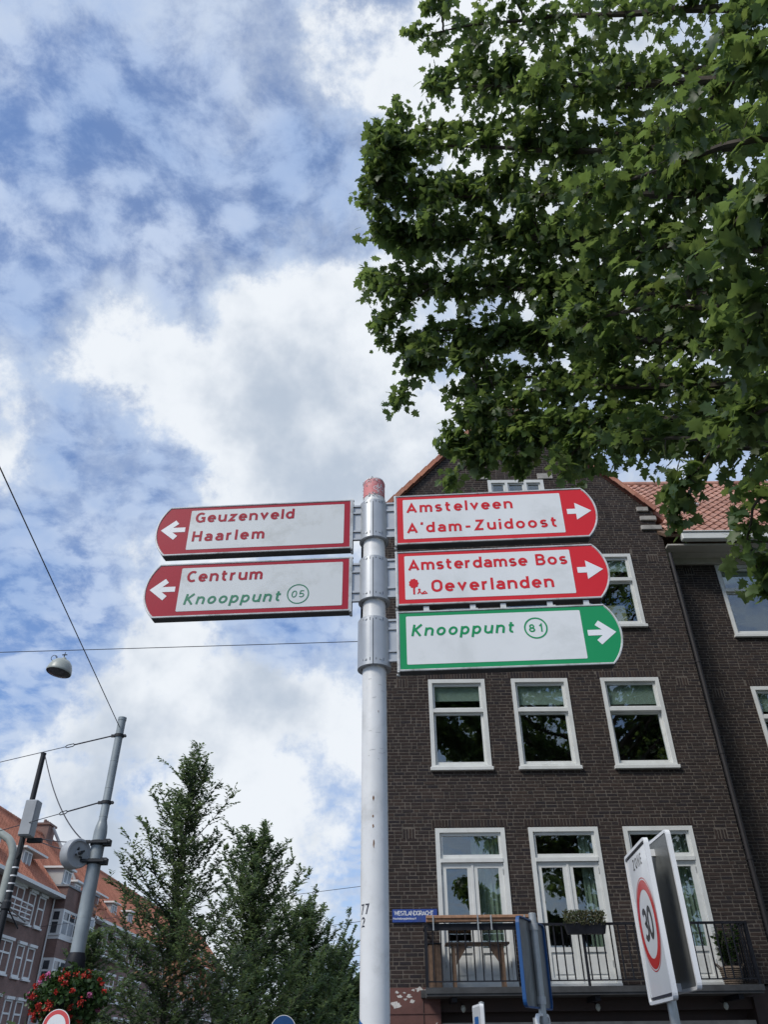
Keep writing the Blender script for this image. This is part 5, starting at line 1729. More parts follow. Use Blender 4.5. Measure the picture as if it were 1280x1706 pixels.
stay('upper stay wire with turnbuckle running left from the tram mast', (MX - 0.16, MY, 5.91 + H), (-22.98, 26.2, 5.91 + H), 0.062, 0.076)
stay('lower stay wire with turnbuckle running left from the tram mast', (MX - 0.16, MY, 4.46 + H), (-22.98, 29.9, 4.46 + H), 0.055, 0.068)
wire('sag_cable', 'slack black cable drooping from the black pole to the tension drum', (DX_ + 0.05, DY_, 6.12 + H), (MX - 0.20, MY - 0.16, 3.62 + H), 0.28, 0.013)
wire('drum_wire', 'upper of two wires leading off the tension drum', (MX - 0.45, MY - 0.05, 3.66 + H), (DX_ + 0.42, DY_ + 0.10, 4.20 + H), 0.02, 0.011)
wire('drum_wire', 'lower of two wires leading off the tension drum', (MX - 0.50, MY + 0.05, 3.50 + H), (DX_ + 0.40, DY_ + 0.10, 4.13 + H), 0.02, 0.011)
for k, (r1, z1, r2, z2, Y1, Y2) in enumerate(((-0.111, 0.155, -0.035, 0.163, 42, 40), (-0.095, 0.119, -0.035, 0.126, 44, 42), (-0.07, 0.089, -0.034, 0.092, 48, 46), (-0.059, 0.083, -0.034, 0.084, 52, 50))):
    a = Vector((r1 * Y1, Y1, z1 * Y1 + H))
    b = Vector((r2 * Y2, Y2, z2 * Y2 + H))
    d = b - a
    wire('tram_span_wire', ('topmost', 'second', 'third', 'lowest')[k] + ' of the thin wires between the street trees and the signpost', a - d * 5.0, b + d * 2.2, 0.0, 0.012, 10)
# ================================================================== the row of houses across the road
FX = -23.0


def far_pane_mat():
    return mat('far_glass', (0.055, 0.065, 0.075), 0.08, var=0.5, scale=0.35, spec=0.8)


M['far_glass'] = far_pane_mat()
M['net'] = mat('net_curtain', (0.34, 0.36, 0.38), 0.8, var=0.2, scale=0.7)


def far_window(parent, y0, y1, z0, z1, split=0.62, x=FX, lights=1, box=0.16, net=0.0):
    """white framed window with box head and sill; wall plane x, facing +x"""
    q = MB()
    w = 0.12
    zb, zt = z0 + H, z1 + H
    q.box(x - 0.08, x + 0.05, y0, y0 + w, zb, zt)
    q.box(x - 0.08, x + 0.05, y1 - w, y1, zb, zt)
    q.box(x - 0.08, x + 0.05, y0 + w, y1 - w, zb, zb + 0.13)
    q.box(x - 0.08, x + 0.05, y0 + w, y1 - w, zt - 0.10, zt)
    zs = zb + (zt - zb) * split
    q.box(x - 0.07, x + 0.035, y0 + w, y1 - w, zs - 0.05, zs + 0.05)
    for k in range(1, lights):
        yy = y0 + (y1 - y0) * k / lights
        q.box(x - 0.07, x + 0.03, yy - 0.05, yy + 0.05, zb + 0.13, zs - 0.05)
        q.box(x - 0.07, x + 0.03, yy - 0.05, yy + 0.05, zs + 0.05, zt - 0.10)
    o = q.build('window', M['trim_white'], parent)
    MB().box(x - 0.05, x - 0.03, y0 + w, y1 - w, zb + 0.13, zt - 0.10).build('pane', M['far_glass'], o)
    if net:
        MB().box(x - 0.028, x - 0.024, y0 + w, y1 - w, zb + 0.13, zb + 0.13 + (zs - zb - 0.2) * net).build('net_curtain', M['net'], o)
    MB().box(x - 0.05, x + 0.16, y0 - 0.05, y1 + 0.05, zt + 0.004, zt + box).build('window_head', M['trim_white'], o)
    MB().box(x - 0.05, x + 0.14, y0 - 0.04, y1 + 0.04, zb - 0.10, zb - 0.004).build('sill', M['trim_white'], o)
    return o


def pitched_roof(parent, y0, y1, zg, xg=-22.45, xr=-27.6, zr=14.5, back=True):
    """tile courses, each a lapped step"""
    n = 26
    q = MB()
    vs, fs = [], []
    rise, run = (zr - zg) / n, (xg - xr) / n
    for k in range(n):
        xa, za = xg - k * run, zg + k * rise
        xb, zb = xg - (k + 1) * run, zg + (k + 1) * rise
        b = len(vs)
        for y in (y0, y1):
            vs += [(xa + 0.03, y, za + 0.015 + H), (xa + 0.03, y, za + 0.085 + H), (xb, y, zb + 0.03 + H)]
        fs += [(b, b + 3, b + 4, b + 1), (b + 1, b + 4, b + 5, b + 2)]
    q.add(vs, fs)
    q.add([(xr, y0, zr + H), (xr, y1, zr + H), (2 * xr - xg, y1, zg + H), (2 * xr - xg, y0, zg + H)], [(0, 1, 2, 3)])
    q.add([(xg, y0, zg + H), (xr, y0, zr + H), (2 * xr - xg, y0, zg + H)], [(0, 1, 2)])
    q.add([(xg, y1, zg + H), (xr, y1, zr + H), (2 * xr - xg, y1, zg + H)], [(2, 1, 0)])
    # vertical tile rolls
    y = y0 + 0.15
    s_ = Vector((xr - xg, 0, zr - zg))
    while y < y1:
        a = Vector((xg, y, zg + 0.05 + H))
        b = a + s_
        q.add([a + Vector((0.02, -0.05, 0.02)), a + Vector((0.05, 0, 0.07)), a + Vector((0.02, 0.05, 0.02)), b + Vector((0.02, -0.05, 0.02)), b + Vector((0.05, 0, 0.07)), b + Vector((0.02, 0.05, 0.02))], [(0, 1, 4, 3), (1, 2, 5, 4)])
        y += 0.45
    o = q.build('roof', M['roof_far'], parent)
    rt = MB()
    y = y0
    while y < y1 - 0.05:
        rt.tube([(xr, y, zr + 0.05 + H), (xr, min(y + 0.46, y1), zr + 0.07 + H)], 0.17, 8)
        y += 0.45
    tag(rt.build('ridge_tiles', M['roof_far'], o), kind='stuff')
    q = MB().box(xg - 0.05, xg + 0.22, y0, y1, zg - 0.10 + H, zg + 0.10 + H)
    q.box(xg - 0.6, xg - 0.05, y0, y1, zg - 0.10 + H, zg - 0.04 + H)
    q.build('gutter', M['trim_white'], parent)
    return o


def dormer(parent, y0, y1, x, z0, h=1.15, depth=1.6, wing=0.0):
    q = MB().box(x - depth, x, y0, y1, z0 + H, z0 + h + H)
    d = q.build('dormer', M['dormer'], parent)
    q = MB().box(x - depth - 0.1, x + 0.28, y0 - 0.2, y1 + 0.2 + wing, z0 + h + H + 0.003, z0 + h + 0.13 + H)
    q.build('dormer_roof', M['trim_white'], d)
    q = frame_mb(0, 1, 0, 1, 0, 1, 0.1)
    q = MB()
    w = 0.09
    zb, zt = z0 + 0.10 + H, z0 + h - 0.08 + H
    q.box(x, x + 0.06, y0 + 0.1, y0 + 0.1 + w, zb, zt)
    q.box(x, x + 0.06, y1 - 0.1 - w, y1 - 0.1, zb, zt)
    q.box(x, x + 0.06, y0 + 0.1 + w, y1 - 0.1 - w, zb, zb + w)
    q.box(x, x + 0.06, y0 + 0.1 + w, y1 - 0.1 - w, zt - w, zt)
    ym = (y0 + y1) / 2
    q.box(x, x + 0.055, ym - 0.05, ym + 0.05, zb + w, zt - w)
    q.build('window_frame', M['trim_white'], d)
    MB().box(x + 0.005, x + 0.02, y0 + 0.19, y1 - 0.19, zb + w, zt - w).build('pane', M['net'], d)
    q = MB().add([(x + 0.02, y0 - 0.12, z0 + H - 0.02), (x + 0.02, y1 + 0.12, z0 + H - 0.02), (x + 0.38, y1 + 0.22, z0 - 0.32 + H), (x + 0.38, y0 - 0.22, z0 - 0.32 + H), (x, y0 - 0.12, z0 + H + 0.1), (x, y1 + 0.12, z0 + H + 0.1)], [(0, 1, 2, 3), (4, 5, 1, 0)])
    q.build('lead_apron', M['dormer'], d)
    return d


hA = thing('row_house', 'brown brick row house with orange roof and white sash windows behind the black pole', 'house', (0, 0, 0), group='houses across the road')
q = MB().box(-33, FX, 22.0, 58.42, 0.0, 9.0 + H)
q.build('wall', M['brick_far'], hA)
pitched_roof(hA, 22.0, 58.55, 9.05)
for z0, z1, nt_ in ((6.95, 8.75, 0.6), (4.07, 5.82, 0.8), (1.15, 2.93, 0.9)):
    for y0, y1 in ((54.2, 55.32), (55.9, 57.07), (47.5, 48.6)):
        far_window(hA, y0, y1, z0, z1, 0.6, net=nt_)
    far_window(hA, 51.3, 53.4, z0 + 0.05, z1 + 0.05, 0.62, lights=2, net=nt_)
q = MB()
for z in (6.95,):
    q.box(FX + 0.03, FX + 0.62, 50.3, 53.7, z - 0.16 + H, z + H)
bq = q.build('balcony', M['dormer'], hA)
q = MB()
for zz_ in (0.1, 0.35, 0.6, 0.9):
    q.box(FX + 0.55, FX + 0.60, 50.3, 53.7, 6.95 + zz_ + H, 6.95 + zz_ + 0.06 + H)
    q.box(FX + 0.05, FX + 0.55, 53.64, 53.70, 6.95 + zz_ + H, 6.95 + zz_ + 0.06 + H)
q.build('railing', M['trim_white'], bq)
MB().tube([(FX + 0.1, 58.3, 8.9 + H), (FX + 0.1, 58.3, 0.1)], 0.055, 8).build('downpipe', M['trim_white'], hA)
dormer(hA, 48.0, 49.7, -23.6, 10.05)
dormer(hA, 53.2, 54.7, -23.6, 10.02, wing=1.8)
dormer(hA, 43.0, 44.6, -23.6, 10.05)
q = MB().box(-28.1, -27.1, 64.6, 66.0, 13.6 + H, 15.3 + H)
q.box(-28.2, -27.0, 64.5, 66.1, 15.3 + H, 15.45 + H)
for k in range(3):
    q.lathe([(0.13, 15.45 + H), (0.11, 15.75 + H)], (-27.6, 64.9 + k * 0.4, 0), 10)

hB = thing('row_house', 'brown brick row house with stepped brick bays and dormers behind the tram mast', 'house', (0, 0, 0), group='houses across the road')
q.build('chimney', M['brick_far'], hB)
MB().tube([(-27.0, 65.3, 15.2 + H), (-24.6, 65.8, 11.4 + H)], 0.12, 8).build('flue', M['dormer'], hB)
q = MB().box(-33, FX, 58.44, 84.0, 0.0, 8.7 + H)
q.box(FX, -22.2, 58.5, 60.9, 0.0, 9.75 + H)
q.box(FX, -21.6, 60.9, 63.3, 0.0, 9.75 + H)
q.box(-25.0, FX, 58.5, 63.3, 8.7 + H, 9.7 + H)
q.build('wall', M['brick_far'], hB)
q = MB().box(FX - 0.1, -22.12, 58.4, 60.9, 9.75 + H, 9.86 + H)
q.box(FX - 0.1, -21.52, 60.9, 63.4, 9.75 + H, 9.86 + H)
q.build('coping', M['lead'], hB)
pitched_roof(hB, 58.6, 84.0, 8.75)
for z0, z1 in ((6.55, 8.35), (3.65, 5.45), (0.75, 2.55)):
    # white bay windows wrapping the stepped brick bays
    for (ya, yb, xo, xb) in ((58.5, 60.9, -22.2, FX), (60.9, 63.3, -21.6, -22.2)):
        q = MB()
        q.box(xb - 0.02 if xb > FX else FX - 0.02, xo + 0.05, ya - 0.05, ya - 0.001, z0 + H, z1 + H)
        q.box(xo + 0.001, xo + 0.05, ya - 0.001, yb + 0.04, z0 + H, z1 + H)
        bw = q.build('bay_window', M['trim_white'], hB)
        mx = (xo + xb) / 2
        MB().box(mx - 0.20, mx + 0.20, ya - 0.062, ya - 0.052, z0 + 0.35 + H, z0 + 1.02 + H).build('pane', M['far_glass'], bw)
        MB().box(mx - 0.20, mx + 0.20, ya - 0.062, ya - 0.052, z0 + 1.14 + H, z1 - 0.16 + H).build('pane', M['far_glass'], bw)
        for k in range(2):
            w_ = (yb - ya) / 2
            y_ = ya + 0.2 + k * (w_ - 0.05)
            MB().box(xo + 0.052, xo + 0.062, y_, y_ + w_ - 0.32, z0 + 0.35 + H, z0 + 1.08 + H).build('pane', M['net'], bw)
            MB().box(xo + 0.052, xo + 0.062, y_, y_ + w_ - 0.32, z0 + 1.2 + H, z1 - 0.16 + H).build('pane', M['far_glass'], bw)
        q = MB().box(xb, xo + 0.12, ya - 0.12, ya - 0.064, z0 + 0.20 + H, z0 + 0.27 + H)
        q.build('sill', M['trim_white'], bw)
for z0, z1 in ((6.6, 8.4), (3.7, 5.5), (0.8, 2.6)):
    for y0, y1, li in ((64.4, 65.5, 1), (66.2, 67.3, 1), (69.0, 71.2, 2), (72.6, 74.8, 2), (76.0, 77.1, 1), (78.0, 79.1, 1), (80.0, 82.6, 2)):
        far_window(hB, y0, y1, z0, z1, 0.6, lights=li, net=0.7)
    for y0, y1 in ((68.7, 71.5), (72.3, 75.1)):
        q = MB().box(FX + 0.03, FX + 0.65, y0, y1, z0 - 0.15 + H, z0 - 0.02 + H)
        for zz_ in (0.15, 0.4, 0.65):
            q.box(FX + 0.58, FX + 0.63, y0, y1, z0 + zz_ + H, z0 + zz_ + 0.06 + H)
        q.build('balcony', M['trim_white'], hB)
dormer(hB, 58.9, 60.5, -22.9, 9.95, 1.05)
dormer(hB, 62.2, 63.6, -23.2, 9.6, 1.05, wing=0.8)
dormer(hB, 67.5, 68.9, -23.5, 9.6, wing=1.4)
dormer(hB, 72.4, 74.0, -23.5, 9.6)
dormer(hB, 77.5, 79.0, -23.5, 9.6)
MB().tube([(FX + 0.1, 63.6, 8.6 + H), (FX + 0.1, 63.6, 0.1)], 0.055, 8).build('downpipe', M['trim_white'], hB)

hC = thing('row_house', 'farther brown brick row house half hidden by the street trees', 'house', (0, 0, 0), group='houses across the road')
MB().box(-33, FX, 84.02, 128.0, 0.0, 8.7 + H).build('wall', M['brick_far'], hC)
pitched_roof(hC, 84.0, 128.0, 8.75)
for z0, z1 in ((6.6, 8.4), (3.7, 5.5), (0.8, 2.6)):
    y = 86.0
    while y < 126:
        far_window(hC, y, y + 1.2, z0, z1, 0.6, net=0.7)
        y += 2.2
y = 88.0
while y < 126:
    dormer(hC, y, y + 1.6, -23.5, 9.6)
    y += 5.5


# ================================================================== street trees with small leaves
def elm(label, x, y, height, spread, nbr, seed, leafsize=0.075, group='feathery street trees', brown=0, z_low=0.22, dens=1.0, name='street_tree'):
    rg = random.Random(seed)
    rng = np.random.default_rng(seed)
    t = thing(name, label, 'tree', (x, y, 0), 0, group)
    tr = MB()
    wob = [Vector((rg.uniform(-0.05, 0.05), rg.uniform(-0.05, 0.05), 0)) for _ in range(8)]
    tp = [Vector((0, 0, height * k / 7)) + wob[k] * (1 if k else 0) for k in range(8)]
    r0_ = height * 0.014 + 0.01
    tr.tube(tp, [r0_ * (1 - 0.93 * k / 7) + 0.006 for k in range(8)], 8)
    pos, dr = [], []

    def twig(p, d, L, lv):
        """a leafy shoot"""
        n = max(3, int(L / 0.16))
        pts = [p]
        for k in range(n):
            d = (d + Vector((rg.uniform(-0.16, 0.16), rg.uniform(-0.16, 0.16), rg.uniform(-0.06, 0.13)))).normalized()
            p = p + d * (L / n)
            pts.append(p)
        tr.tube(pts, [0.016 * (0.5 + lv * 0.5) * (1 - 0.8 * k / n) for k in range(n + 1)], 4, False)
        return pts

    for i in range(nbr):
        u = (i + rg.random()) / nbr
        z = height * (z_low + (0.985 - z_low) * u ** 1.15)
        rel = (z / height - z_low) / (1 - z_low)
        L = spread * (0.12 + 0.88 * (1 - rel) ** 0.60) * rg.uniform(0.35, 1.18)
        if rg.random() < 0.12:
            L *= 1.35
        a = i * 2.399 + rg.uniform(-0.5, 0.5)
        el = R(10 + 44 * rel + rg.uniform(-12, 14))
        d = Vector((math.cos(a) * math.cos(el), math.sin(a) * math.cos(el), math.sin(el)))
        k7 = min(6, int(z / height * 7))
        p0 = tp[k7].lerp(tp[k7 + 1], z / height * 7 - k7)
        pts = twig(p0, d, L, 1)
        m_ = len(pts)
        for j in range(1, m_):
            f = j / (m_ - 1)
            base = pts[j]
            dd = (pts[j] - pts[j - 1]).normalized()
            for s in range(4 if f < 0.8 else 3):
                if rg.random() < 0.85 * dens:
                    sd = (dd * 0.8 + Vector((rg.uniform(-1, 1), rg.uniform(-1, 1), rg.uniform(-0.45, 0.75)))).normalized()
                    sp = twig(base, sd, rg.uniform(0.25, 0.62) * (1.15 - 0.55 * f), 0)
                    for q_ in range(len(sp) - 1):
                        for h_ in (0.0, 0.33, 0.66):
                            pos.append(sp[q_].lerp(sp[q_ + 1], h_))
                            v = (sp[q_ + 1] - sp[q_]).normalized()
                            sgn = 1 if (len(pos) % 2) else -1
                            side = v.cross(Vector((0, 0, 1)))
                            side = side.normalized() if side.length > 0.01 else Vector((1, 0, 0))
                            dr.append(v * 0.75 + side * sgn * 0.8 + Vector((0, 0, rg.uniform(-0.45, 0.2))))
            for h_ in (0.0, 0.5):
                pos.append(pts[j - 1].lerp(pts[j], h_))
                dr.append(dd * 0.6 + Vector((rg.uniform(-1, 1), rg.uniform(-1, 1), rg.uniform(-0.3, 0.4))))
    tr.build('trunk', M['bark_grey'], t)
    n = len(pos)
    pos = np.array([tuple(p) for p in pos])
    dr = np.array([tuple(p) for p in dr])
    nr = rand_dirs(rng, n) * 0.55 + np.array([0, 0, 1.0])
    sz = rng.uniform(0.7, 1.3, n) * leafsize
    c = link('crown', leaves_mesh('crown', pos, dr, nr, sz, *LEAF4, M['elm']), t)
    c['kind'] = 'stuff'
    if brown:
        for bx_, bz_ in ((0.5, 0.40), (-1.5, 0.55), (0.9, 0.37)):
            k = brown
            pp = np.c_[rng.normal(bx_, 0.28, k), rng.normal(-spread * 0.45, 0.25, k), rng.normal(height * bz_, 0.14, k)]
            o = link('dry_leaves', leaves_mesh('dry_leaves', pp, rand_dirs(rng, k), rand_dirs(rng, k), rng.uniform(0.06, 0.11, k), *LEAF4, M['elm_brown']), t)
            o['kind'] = 'stuff'
    return t


elm('tallest feathery street tree, its pointed crown beside the tram mast', -5.2, 21.0, 6.40 + H, 2.75, 180, 7, 0.108, brown=60, z_low=0.10, dens=0.5)
elm('second feathery street tree with a pointed top right of the tallest', -4.74, 30.0, 6.40 + H, 3.6, 180, 18, 0.14, z_low=0.10, dens=0.5)
elm('third feathery street tree in the row towards the signpost', -3.75, 38.5, 5.1 + H, 3.8, 150, 29, 0.15, z_low=0.10, dens=0.6)
elm('fourth feathery street tree in the row, low behind the signpost', -2.75, 47.0, 4.2 + H, 3.8, 130, 31, 0.17, z_low=0.1, dens=0.65)
elm('farthest street tree of the row, peeping left of the signpost', -2.2, 57.0, 3.5 + H, 3.2, 110, 37, 0.2, z_low=0.1)
elm('loose grey green tree in front of the row houses behind the flower basket', -14.8, 44.0, 5.0 + H, 2.2, 75, 53, 0.15, z_low=0.3, dens=0.8, group=None, name='small_tree')
elm('small tree before the row houses left of the black pole', -19.4, 41.0, 4.6 + H, 1.6, 50, 59, 0.14, z_low=0.3, dens=0.7, group=None, name='small_tree')
# low planting under the row of trees
rng = np.random.default_rng(77)
n = 9000
pos = np.c_[rng.uniform(-9.5, -2.5, n), rng.uniform(22, 60, n), rng.random(n) ** 0.7 * 2.5]
hg = link('shrub_bank', leaves_mesh('shrub_bank', pos, rand_dirs(rng, n), rand_dirs(rng, n) + np.array([0, 0, 1]), rng.uniform(0.12, 0.26, n), *LEAF4, M['elm']))
tag(hg, 'dark bank of shrubs under the feathery street trees', 'shrubs', kind='stuff')

# ================================================================== the plane tree overhead
BOUGHS = [
    [(5.83, 4.77, 11.8), (3.53, 5.51, 13.5), (1.71, 5.93, 14.22), (0.62, 6.35, 14.67)],
    [(5.58, 5.08, 10.59), (3.41, 5.92, 12.22), (1.5, 6.49, 13.44), (0.86, 6.72, 13.72)],
    [(5.29, 5.31, 9.37), (2.94, 6.46, 11.48), (1.08, 7.03, 12.63), (0.17, 7.19, 12.93), (-0.25, 7.18, 13.17)],
    [(5.39, 5.82, 9.0), (2.88, 6.78, 10.71), (1.16, 7.45, 11.8), (0.16, 7.63, 12.1), (-0.27, 7.63, 12.33)],
    [(5.49, 6.34, 8.59), (2.93, 7.35, 10.31), (1.18, 8.08, 11.37), (-0.11, 8.4, 11.94)],
    [(5.14, 6.57, 7.92), (2.94, 7.86, 9.67), (1.07, 8.59, 10.75), (0.09, 8.86, 11.1), (-0.34, 9.14, 11.13)],
    [(5.19, 7.01, 7.49), (2.97, 8.34, 9.24), (1.47, 9.12, 9.98), (0.88, 9.65, 10.11), (0.33, 9.8, 10.27)],
    [(5.0, 7.01, 6.85), (3.06, 8.28, 8.13), (1.97, 9.11, 8.77), (1.42, 9.48, 8.78)],
    [(4.79, 6.98, 6.22), (3.1, 8.25, 7.39), (2.26, 9.12, 7.93), (1.4, 9.82, 8.09)],
    [(4.5, 6.44, 5.34), (3.57, 7.29, 6.17), (2.9, 8.12, 6.83)],
    [(3.8, 6.69, 5.57), (3.45, 7.04, 5.37), (3.33, 7.48, 5.0)],
    [(4.12, 5.78, 4.68), (3.72, 6.31, 4.5), (3.71, 6.66, 4.19), (3.88, 6.87, 3.88)],
    [(3.13, 2.82, 4.55), (2.59, 3.06, 4.73), (2.51, 3.62, 4.92)],
    [(3.23, 3.3, 4.14), (2.86, 3.93, 4.47), (2.64, 4.49, 4.67)],
    [(3.49, 3.95, 3.97), (3.11, 4.62, 4.24), (2.95, 5.37, 4.5)],
    [(3.66, 2.89, 6.5), (3.19, 3.41, 7.23), (2.87, 4.25, 7.64)],
    [(4.18, 4.16, 7.45), (3.04, 4.94, 8.14), (2.41, 5.75, 8.82)],
    [(4.19, 5.27, 5.98), (3.11, 6.03, 7.07), (2.43, 7.05, 7.81)],
    [(4.12, 4.75, 6.44), (3.17, 5.39, 7.55), (2.6, 6.13, 8.11)],
    [(2.26, 9.12, 7.93), (2.13, 9.18, 8.36), (1.85, 9.59, 7.96), (1.48, 9.95, 7.76)],
    [(3.1, 8.25, 7.39), (2.82, 8.81, 7.65), (2.25, 9.35, 7.51), (2.16, 9.47, 7.38)],
]
# foliage half-thickness at root and tip of each bough
THICK = [(0.8, 0.45), (0.75, 0.4), (0.7, 0.28), (0.62, 0.45), (0.6, 0.38), (0.6, 0.38), (0.58, 0.22), (0.5, 0.28), (0.5, 0.26), (0.45, 0.4),
         (0.28, 0.16), (0.28, 0.2), (0.34, 0.3), (0.34, 0.28), (0.34, 0.26), (0.5, 0.4), (0.5, 0.45), (0.42, 0.45), (0.42, 0.42), (0.3, 0.2), (0.32, 0.22)]
SIDE = [((2.46, 8.8, 8.39), (1.59, 9.48, 8.45), (0.99, 9.89, 8.22)),
        ((2.28, 9.07, 8.14), (1.57, 9.65, 7.95), (1.07, 10.01, 7.75)),
        ((2.73, 8.64, 7.87), (2.25, 9.14, 7.76), (1.98, 9.47, 7.43)),
        ((3.08, 8.29, 7.19), (2.68, 8.59, 7.0), (2.52, 8.78, 6.83)),
        ((0.87, 8.66, 10.84), (0.14, 9.19, 10.69), (-0.13, 9.37, 10.67)),
        ((0.26, 7.95, 11.88), (-0.1, 8.0, 12.1), (-0.37, 8.03, 12.19))]
# boughs between those, so the crown closes
for i in range(9):
    a, b = BOUGHS[i], BOUGHS[i + 1]
    n_ = min(len(a), len(b))
    BOUGHS.append([tuple((np.array(a[k]) + np.array(b[k])) / 2 + np.array([0.0, 0.25, -0.1])) for k in range(n_)])
    THICK.append(((THICK[i][0] + THICK[i + 1][0]) / 2, min(THICK[i][1], THICK[i + 1][1])))
rg = random.Random(71)
for i in range(8):                       # side branches break up the tiers
    b = BOUGHS[i]
    for k in range(4):
        j = rg.randrange(1, len(b))
        f_ = rg.random()
        s0 = np.array(b[j - 1]) * (1 - f_) + np.array(b[j]) * f_
        dz = rg.choice((-1, 1)) * rg.uniform(0.5, 1.0)
        e = s0 + np.array([rg.uniform(-0.5, 0.2), rg.uniform(-0.9, 0.9), dz])
        SIDE.append((tuple(s0), tuple((s0 + e) / 2 + np.array([0, 0, 0.12])), tuple(e)))
for b in SIDE:
    BOUGHS.append(list(b))
    THICK.append((0.35, 0.26))
NB = len(BOUGHS)
# unseen half of the crown, made taller and denser to darken window reflections
rg = random.Random(19)
for k in range(120):
    a = rg.uniform(-2.6, 2.2)
    rr = rg.uniform(3.5, 6.5)
    z = rg.uniform(4.5, 18.5)
    e = Vector((8.0 + rr * math.cos(a), 5.8 + rr * math.sin(a), z + 0.6))
    if e.x < 5.2 or e.x < 0.60 * (e.y * 0.817 + e.z * 0.576):
        continue
    BOUGHS.append([(8.0 + 0.3 * rr * math.cos(a), 5.8 + 0.3 * rr * math.sin(a), z - 1.2), (8.0 + 0.7 * rr * math.cos(a), 5.8 + 0.7 * rr * math.sin(a), z), tuple(e)])
    THICK.append((0.8, 0.6))

rng = np.random.default_rng(99)
pt = thing('plane_tree', 'large leafy plane tree overhanging the signs on the right', 'tree', (8.0, 5.8, 0))
wood = MB()
tz = [0, 1.5, 3.5, 6.0, 10.0, 15.0, 19.5]
wood.tube([(0.1 * math.sin(z), 0.1 * math.cos(z * 0.7), z) for z in tz], [0.42, 0.36, 0.33, 0.28, 0.2, 0.12, 0.06], 14)
OFF = Vector((8.0, 5.8, 0))


def polyline(pts, n):
    """evenly spaced points along a Catmull-Rom curve"""
    P_ = [pts[0]] + list(pts) + [pts[-1]]
    P_ = [np.array(p, float) for p in P_]
    out = []
    for i in range(1, len(P_) - 2):
        for k in range(12):
            t_ = k / 12
            a, b, c, d = P_[i - 1], P_[i], P_[i + 1], P_[i + 2]
            out.append(0.5 * (2 * b + (c - a) * t_ + (2 * a - 5 * b + 4 * c - d) * t_ ** 2 + (3 * b - a - 3 * c + d) * t_ ** 3))
    out.append(P_[-2])
    out = np.array(out)
    s = np.r_[0, np.cumsum(np.linalg.norm(np.diff(out, axis=0), axis=1))]
    q = np.linspace(0, s[-1], n)
    return np.stack([np.interp(q, s, out[:, j]) for j in range(3)], 1), s[-1]


lp, ld, ln = [], [], []
for bi, (b, (ta, tb)) in enumerate(zip(BOUGHS, THICK)):
    p0 = np.array(b[0])
    base = np.array([8.0, 5.8, max(p0[2] - 1.0 - 0.25 * np.hypot(p0[0] - 8, p0[1] - 5.8), 2.2)])
    hang = bi in (10, 11, 19, 20) or NB - len(SIDE) <= bi < NB
    full = list(b) if hang else [tuple(base), tuple(base * 0.45 + p0 * 0.55 + np.array([0, 0, 0.25]))] + list(b)
    n = 60
    cv, L = polyline(full, n)
    inside = cv[:, 0] < 6.5 if bi < NB else cv[:, 0] > -99
    wob = rng.normal(0, 0.05, (n, 3)).cumsum(0) * 0.12
    wob[-1] = 0
    cv = cv + wob
    rads = np.linspace(0.11 if not hang else 0.02, 0.008, n)
    pts = [tuple(v + np.array([0, 0, H]) - np.array(OFF)) for v in cv[::2]]
    wood.tube(pts, list(rads[::2]), 6, False)
    # side shoots carrying leaves
    ns = int(L * (17 if bi < NB else 7))
    for k in range(ns):
        f_ = rng.random() ** 0.8
        if not hang and f_ < 0.22:
            continue
        i = min(n - 2, int(f_ * (n - 1)))
        th = ta + (tb - ta) * f_
        c = cv[i]
        v = rand_dirs(rng, 1)[0]
        tang = cv[i + 1] - cv[i]
        tang /= np.linalg.norm(tang)
        v = v - tang * (v @ tang) * 0.4 + tang * 0.35
        v /= np.linalg.norm(v)
        ln_ = th * rng.uniform(0.35, 1.15)
        mid = c + v * ln_ * 0.55 + np.array([0, 0, 0.06])
        tip = c + v * ln_ + np.array([0, 0, -0.10 * ln_])
        near = np.linalg.norm(tip) < 9.5
        if bi < NB and rng.random() < 0.35:
            wood.tube([tuple(q_ + np.array([0, 0, H]) - np.array(OFF)) for q_ in (c, mid, tip)], [0.009, 0.006, 0.003], 4, False)
        nl = int(rng.integers(6, 11))
        for j in range(nl):
            w_ = rng.uniform(0.25, 1.08)
            pp = (c + (mid - c) * w_ * 2 if w_ < 0.5 else mid + (tip - mid) * (w_ * 2 - 1)) + rng.normal(0, 0.07, 3)
            o_ = rand_dirs(rng, 1)[0]
            o_[2] = -abs(o_[2]) * 0.5 - 0.15
            lp.append(pp)
            ld.append(o_ + v * 0.4)
            nn_ = rand_dirs(rng, 1)[0] * 0.75
            nn_[2] += 0.8
            ln.append(nn_)
lp, ld, ln = np.array(lp), np.array(ld), np.array(ln)
lp[:, 2] += H
size = 0.085 + 0.115 * rng.random(len(lp)) ** 1.2
wood_o = wood.build('trunk', M['bark'], pt, True)

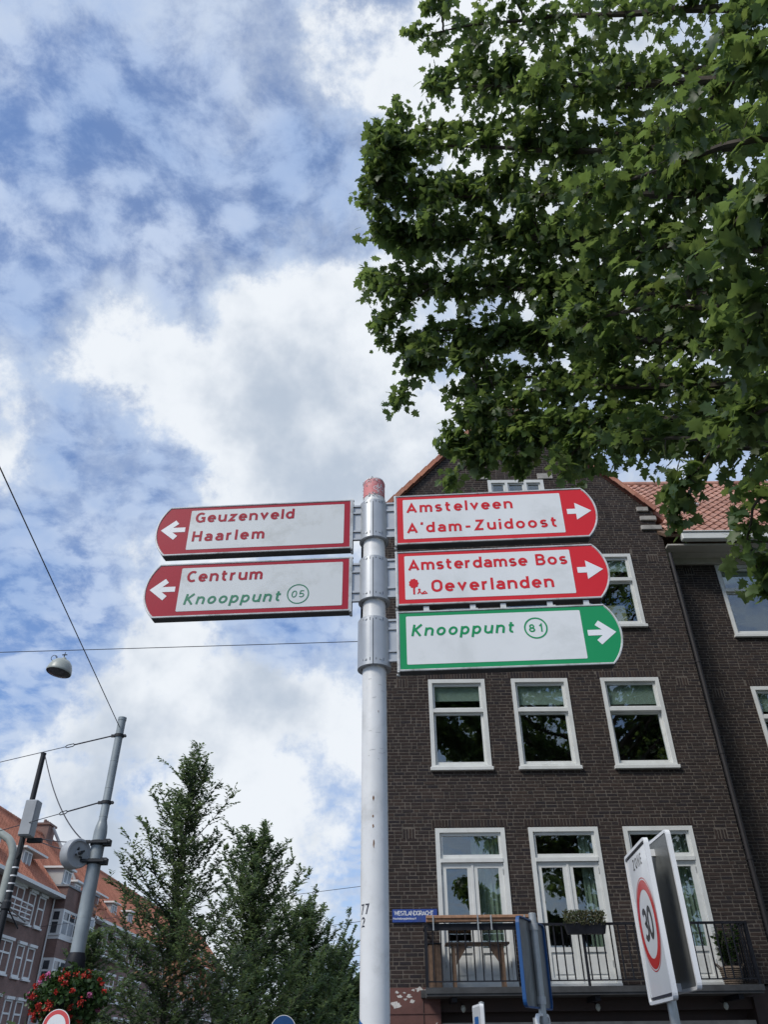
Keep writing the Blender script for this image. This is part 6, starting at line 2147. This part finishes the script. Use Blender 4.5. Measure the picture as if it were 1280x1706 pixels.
# lobed leaf: outline in (along, side), gently folded
half = [(0.02, 0.06), (-0.06, 0.30), (0.14, 0.27), (0.20, 0.50), (0.38, 0.31), (0.55, 0.52), (0.63, 0.22), (0.78, 0.20)]
ol = [(0.0, 0.0)] + half + [(1.0, 0.0)] + [(a, -s) for a, s in half[::-1]]
curl = lambda a, s: 0.30 * abs(s) - 0.22 * a * a - 0.5 * s * s
tv = [(0.36, 0.0, 0.0)] + [(a, s, curl(a, s)) for a, s in ol]
tt = [(0, i, i + 1) for i in range(1, len(ol))] + [(0, len(ol), 1)]
# petiole
k0 = len(tv)
tv += [(0.0, 0.012, 0.0), (0.0, -0.012, 0.0), (-0.35, 0.006, 0.10), (-0.35, -0.006, 0.10)]
tt += [(k0, k0 + 1, k0 + 2), (k0 + 1, k0 + 3, k0 + 2)]
# the leaves that show largest are single objects
camp = np.array([0, 0, H])
rel = lp - camp
dep = rel @ np.array(fw)
sx = (rel @ np.array(cr)) / dep
sy = (rel @ np.array(cu)) / dep
vis = (dep > 1) & (np.abs(sx) < 0.5) & (np.abs(sy) < 0.66)
app = np.where(vis, size / np.maximum(dep, 0.5), 0)
order = np.argsort(-app)
big, small = order[:300], order[300:]
crown = link('crown', leaves_mesh('crown', lp[small] - np.array(OFF), ld[small], ln[small], size[small], tv, tt, M['leaf']), pt)
crown['kind'] = 'stuff'
variants = []
for k in range(4):
    r2 = np.random.default_rng(k)
    v2 = np.array(tv)
    v2[:, 2] += 0.14 * (r2.random() - 0.5) * v2[:, 1] * 2 - 0.15 * r2.random() * v2[:, 0] ** 2
    v2[1:k0, :2] *= 1 + 0.07 * (r2.random((k0 - 1, 1)) - 0.5)
    variants.append(np_mesh('leaf', v2, np.array(tt), M['leaf']))
for c_, i in enumerate(big):
    d_ = Vector(ld[i]).normalized()
    s_ = Vector(ln[i]).cross(d_).normalized()
    u_ = d_.cross(s_)
    m4 = Matrix((d_ * size[i], s_ * size[i], u_ * size[i])).transposed().to_4x4()
    m4.translation = Vector(lp[i]) - OFF
    o = link('leaf', variants[c_ % 4], crown)
    o.matrix_local = m4
print('plane leaves', len(lp))

# extra plane tree out of view, added to darken reflections in the panes
p2 = thing('plane_tree', 'added unseen plane tree darkening the reflections in the neighbour house windows', 'tree', (18.5, 6.5, 0), R(35))
link('trunk', wood_o.data, p2)
c2 = link('crown', crown.data, p2)
c2['kind'] = 'stuff'
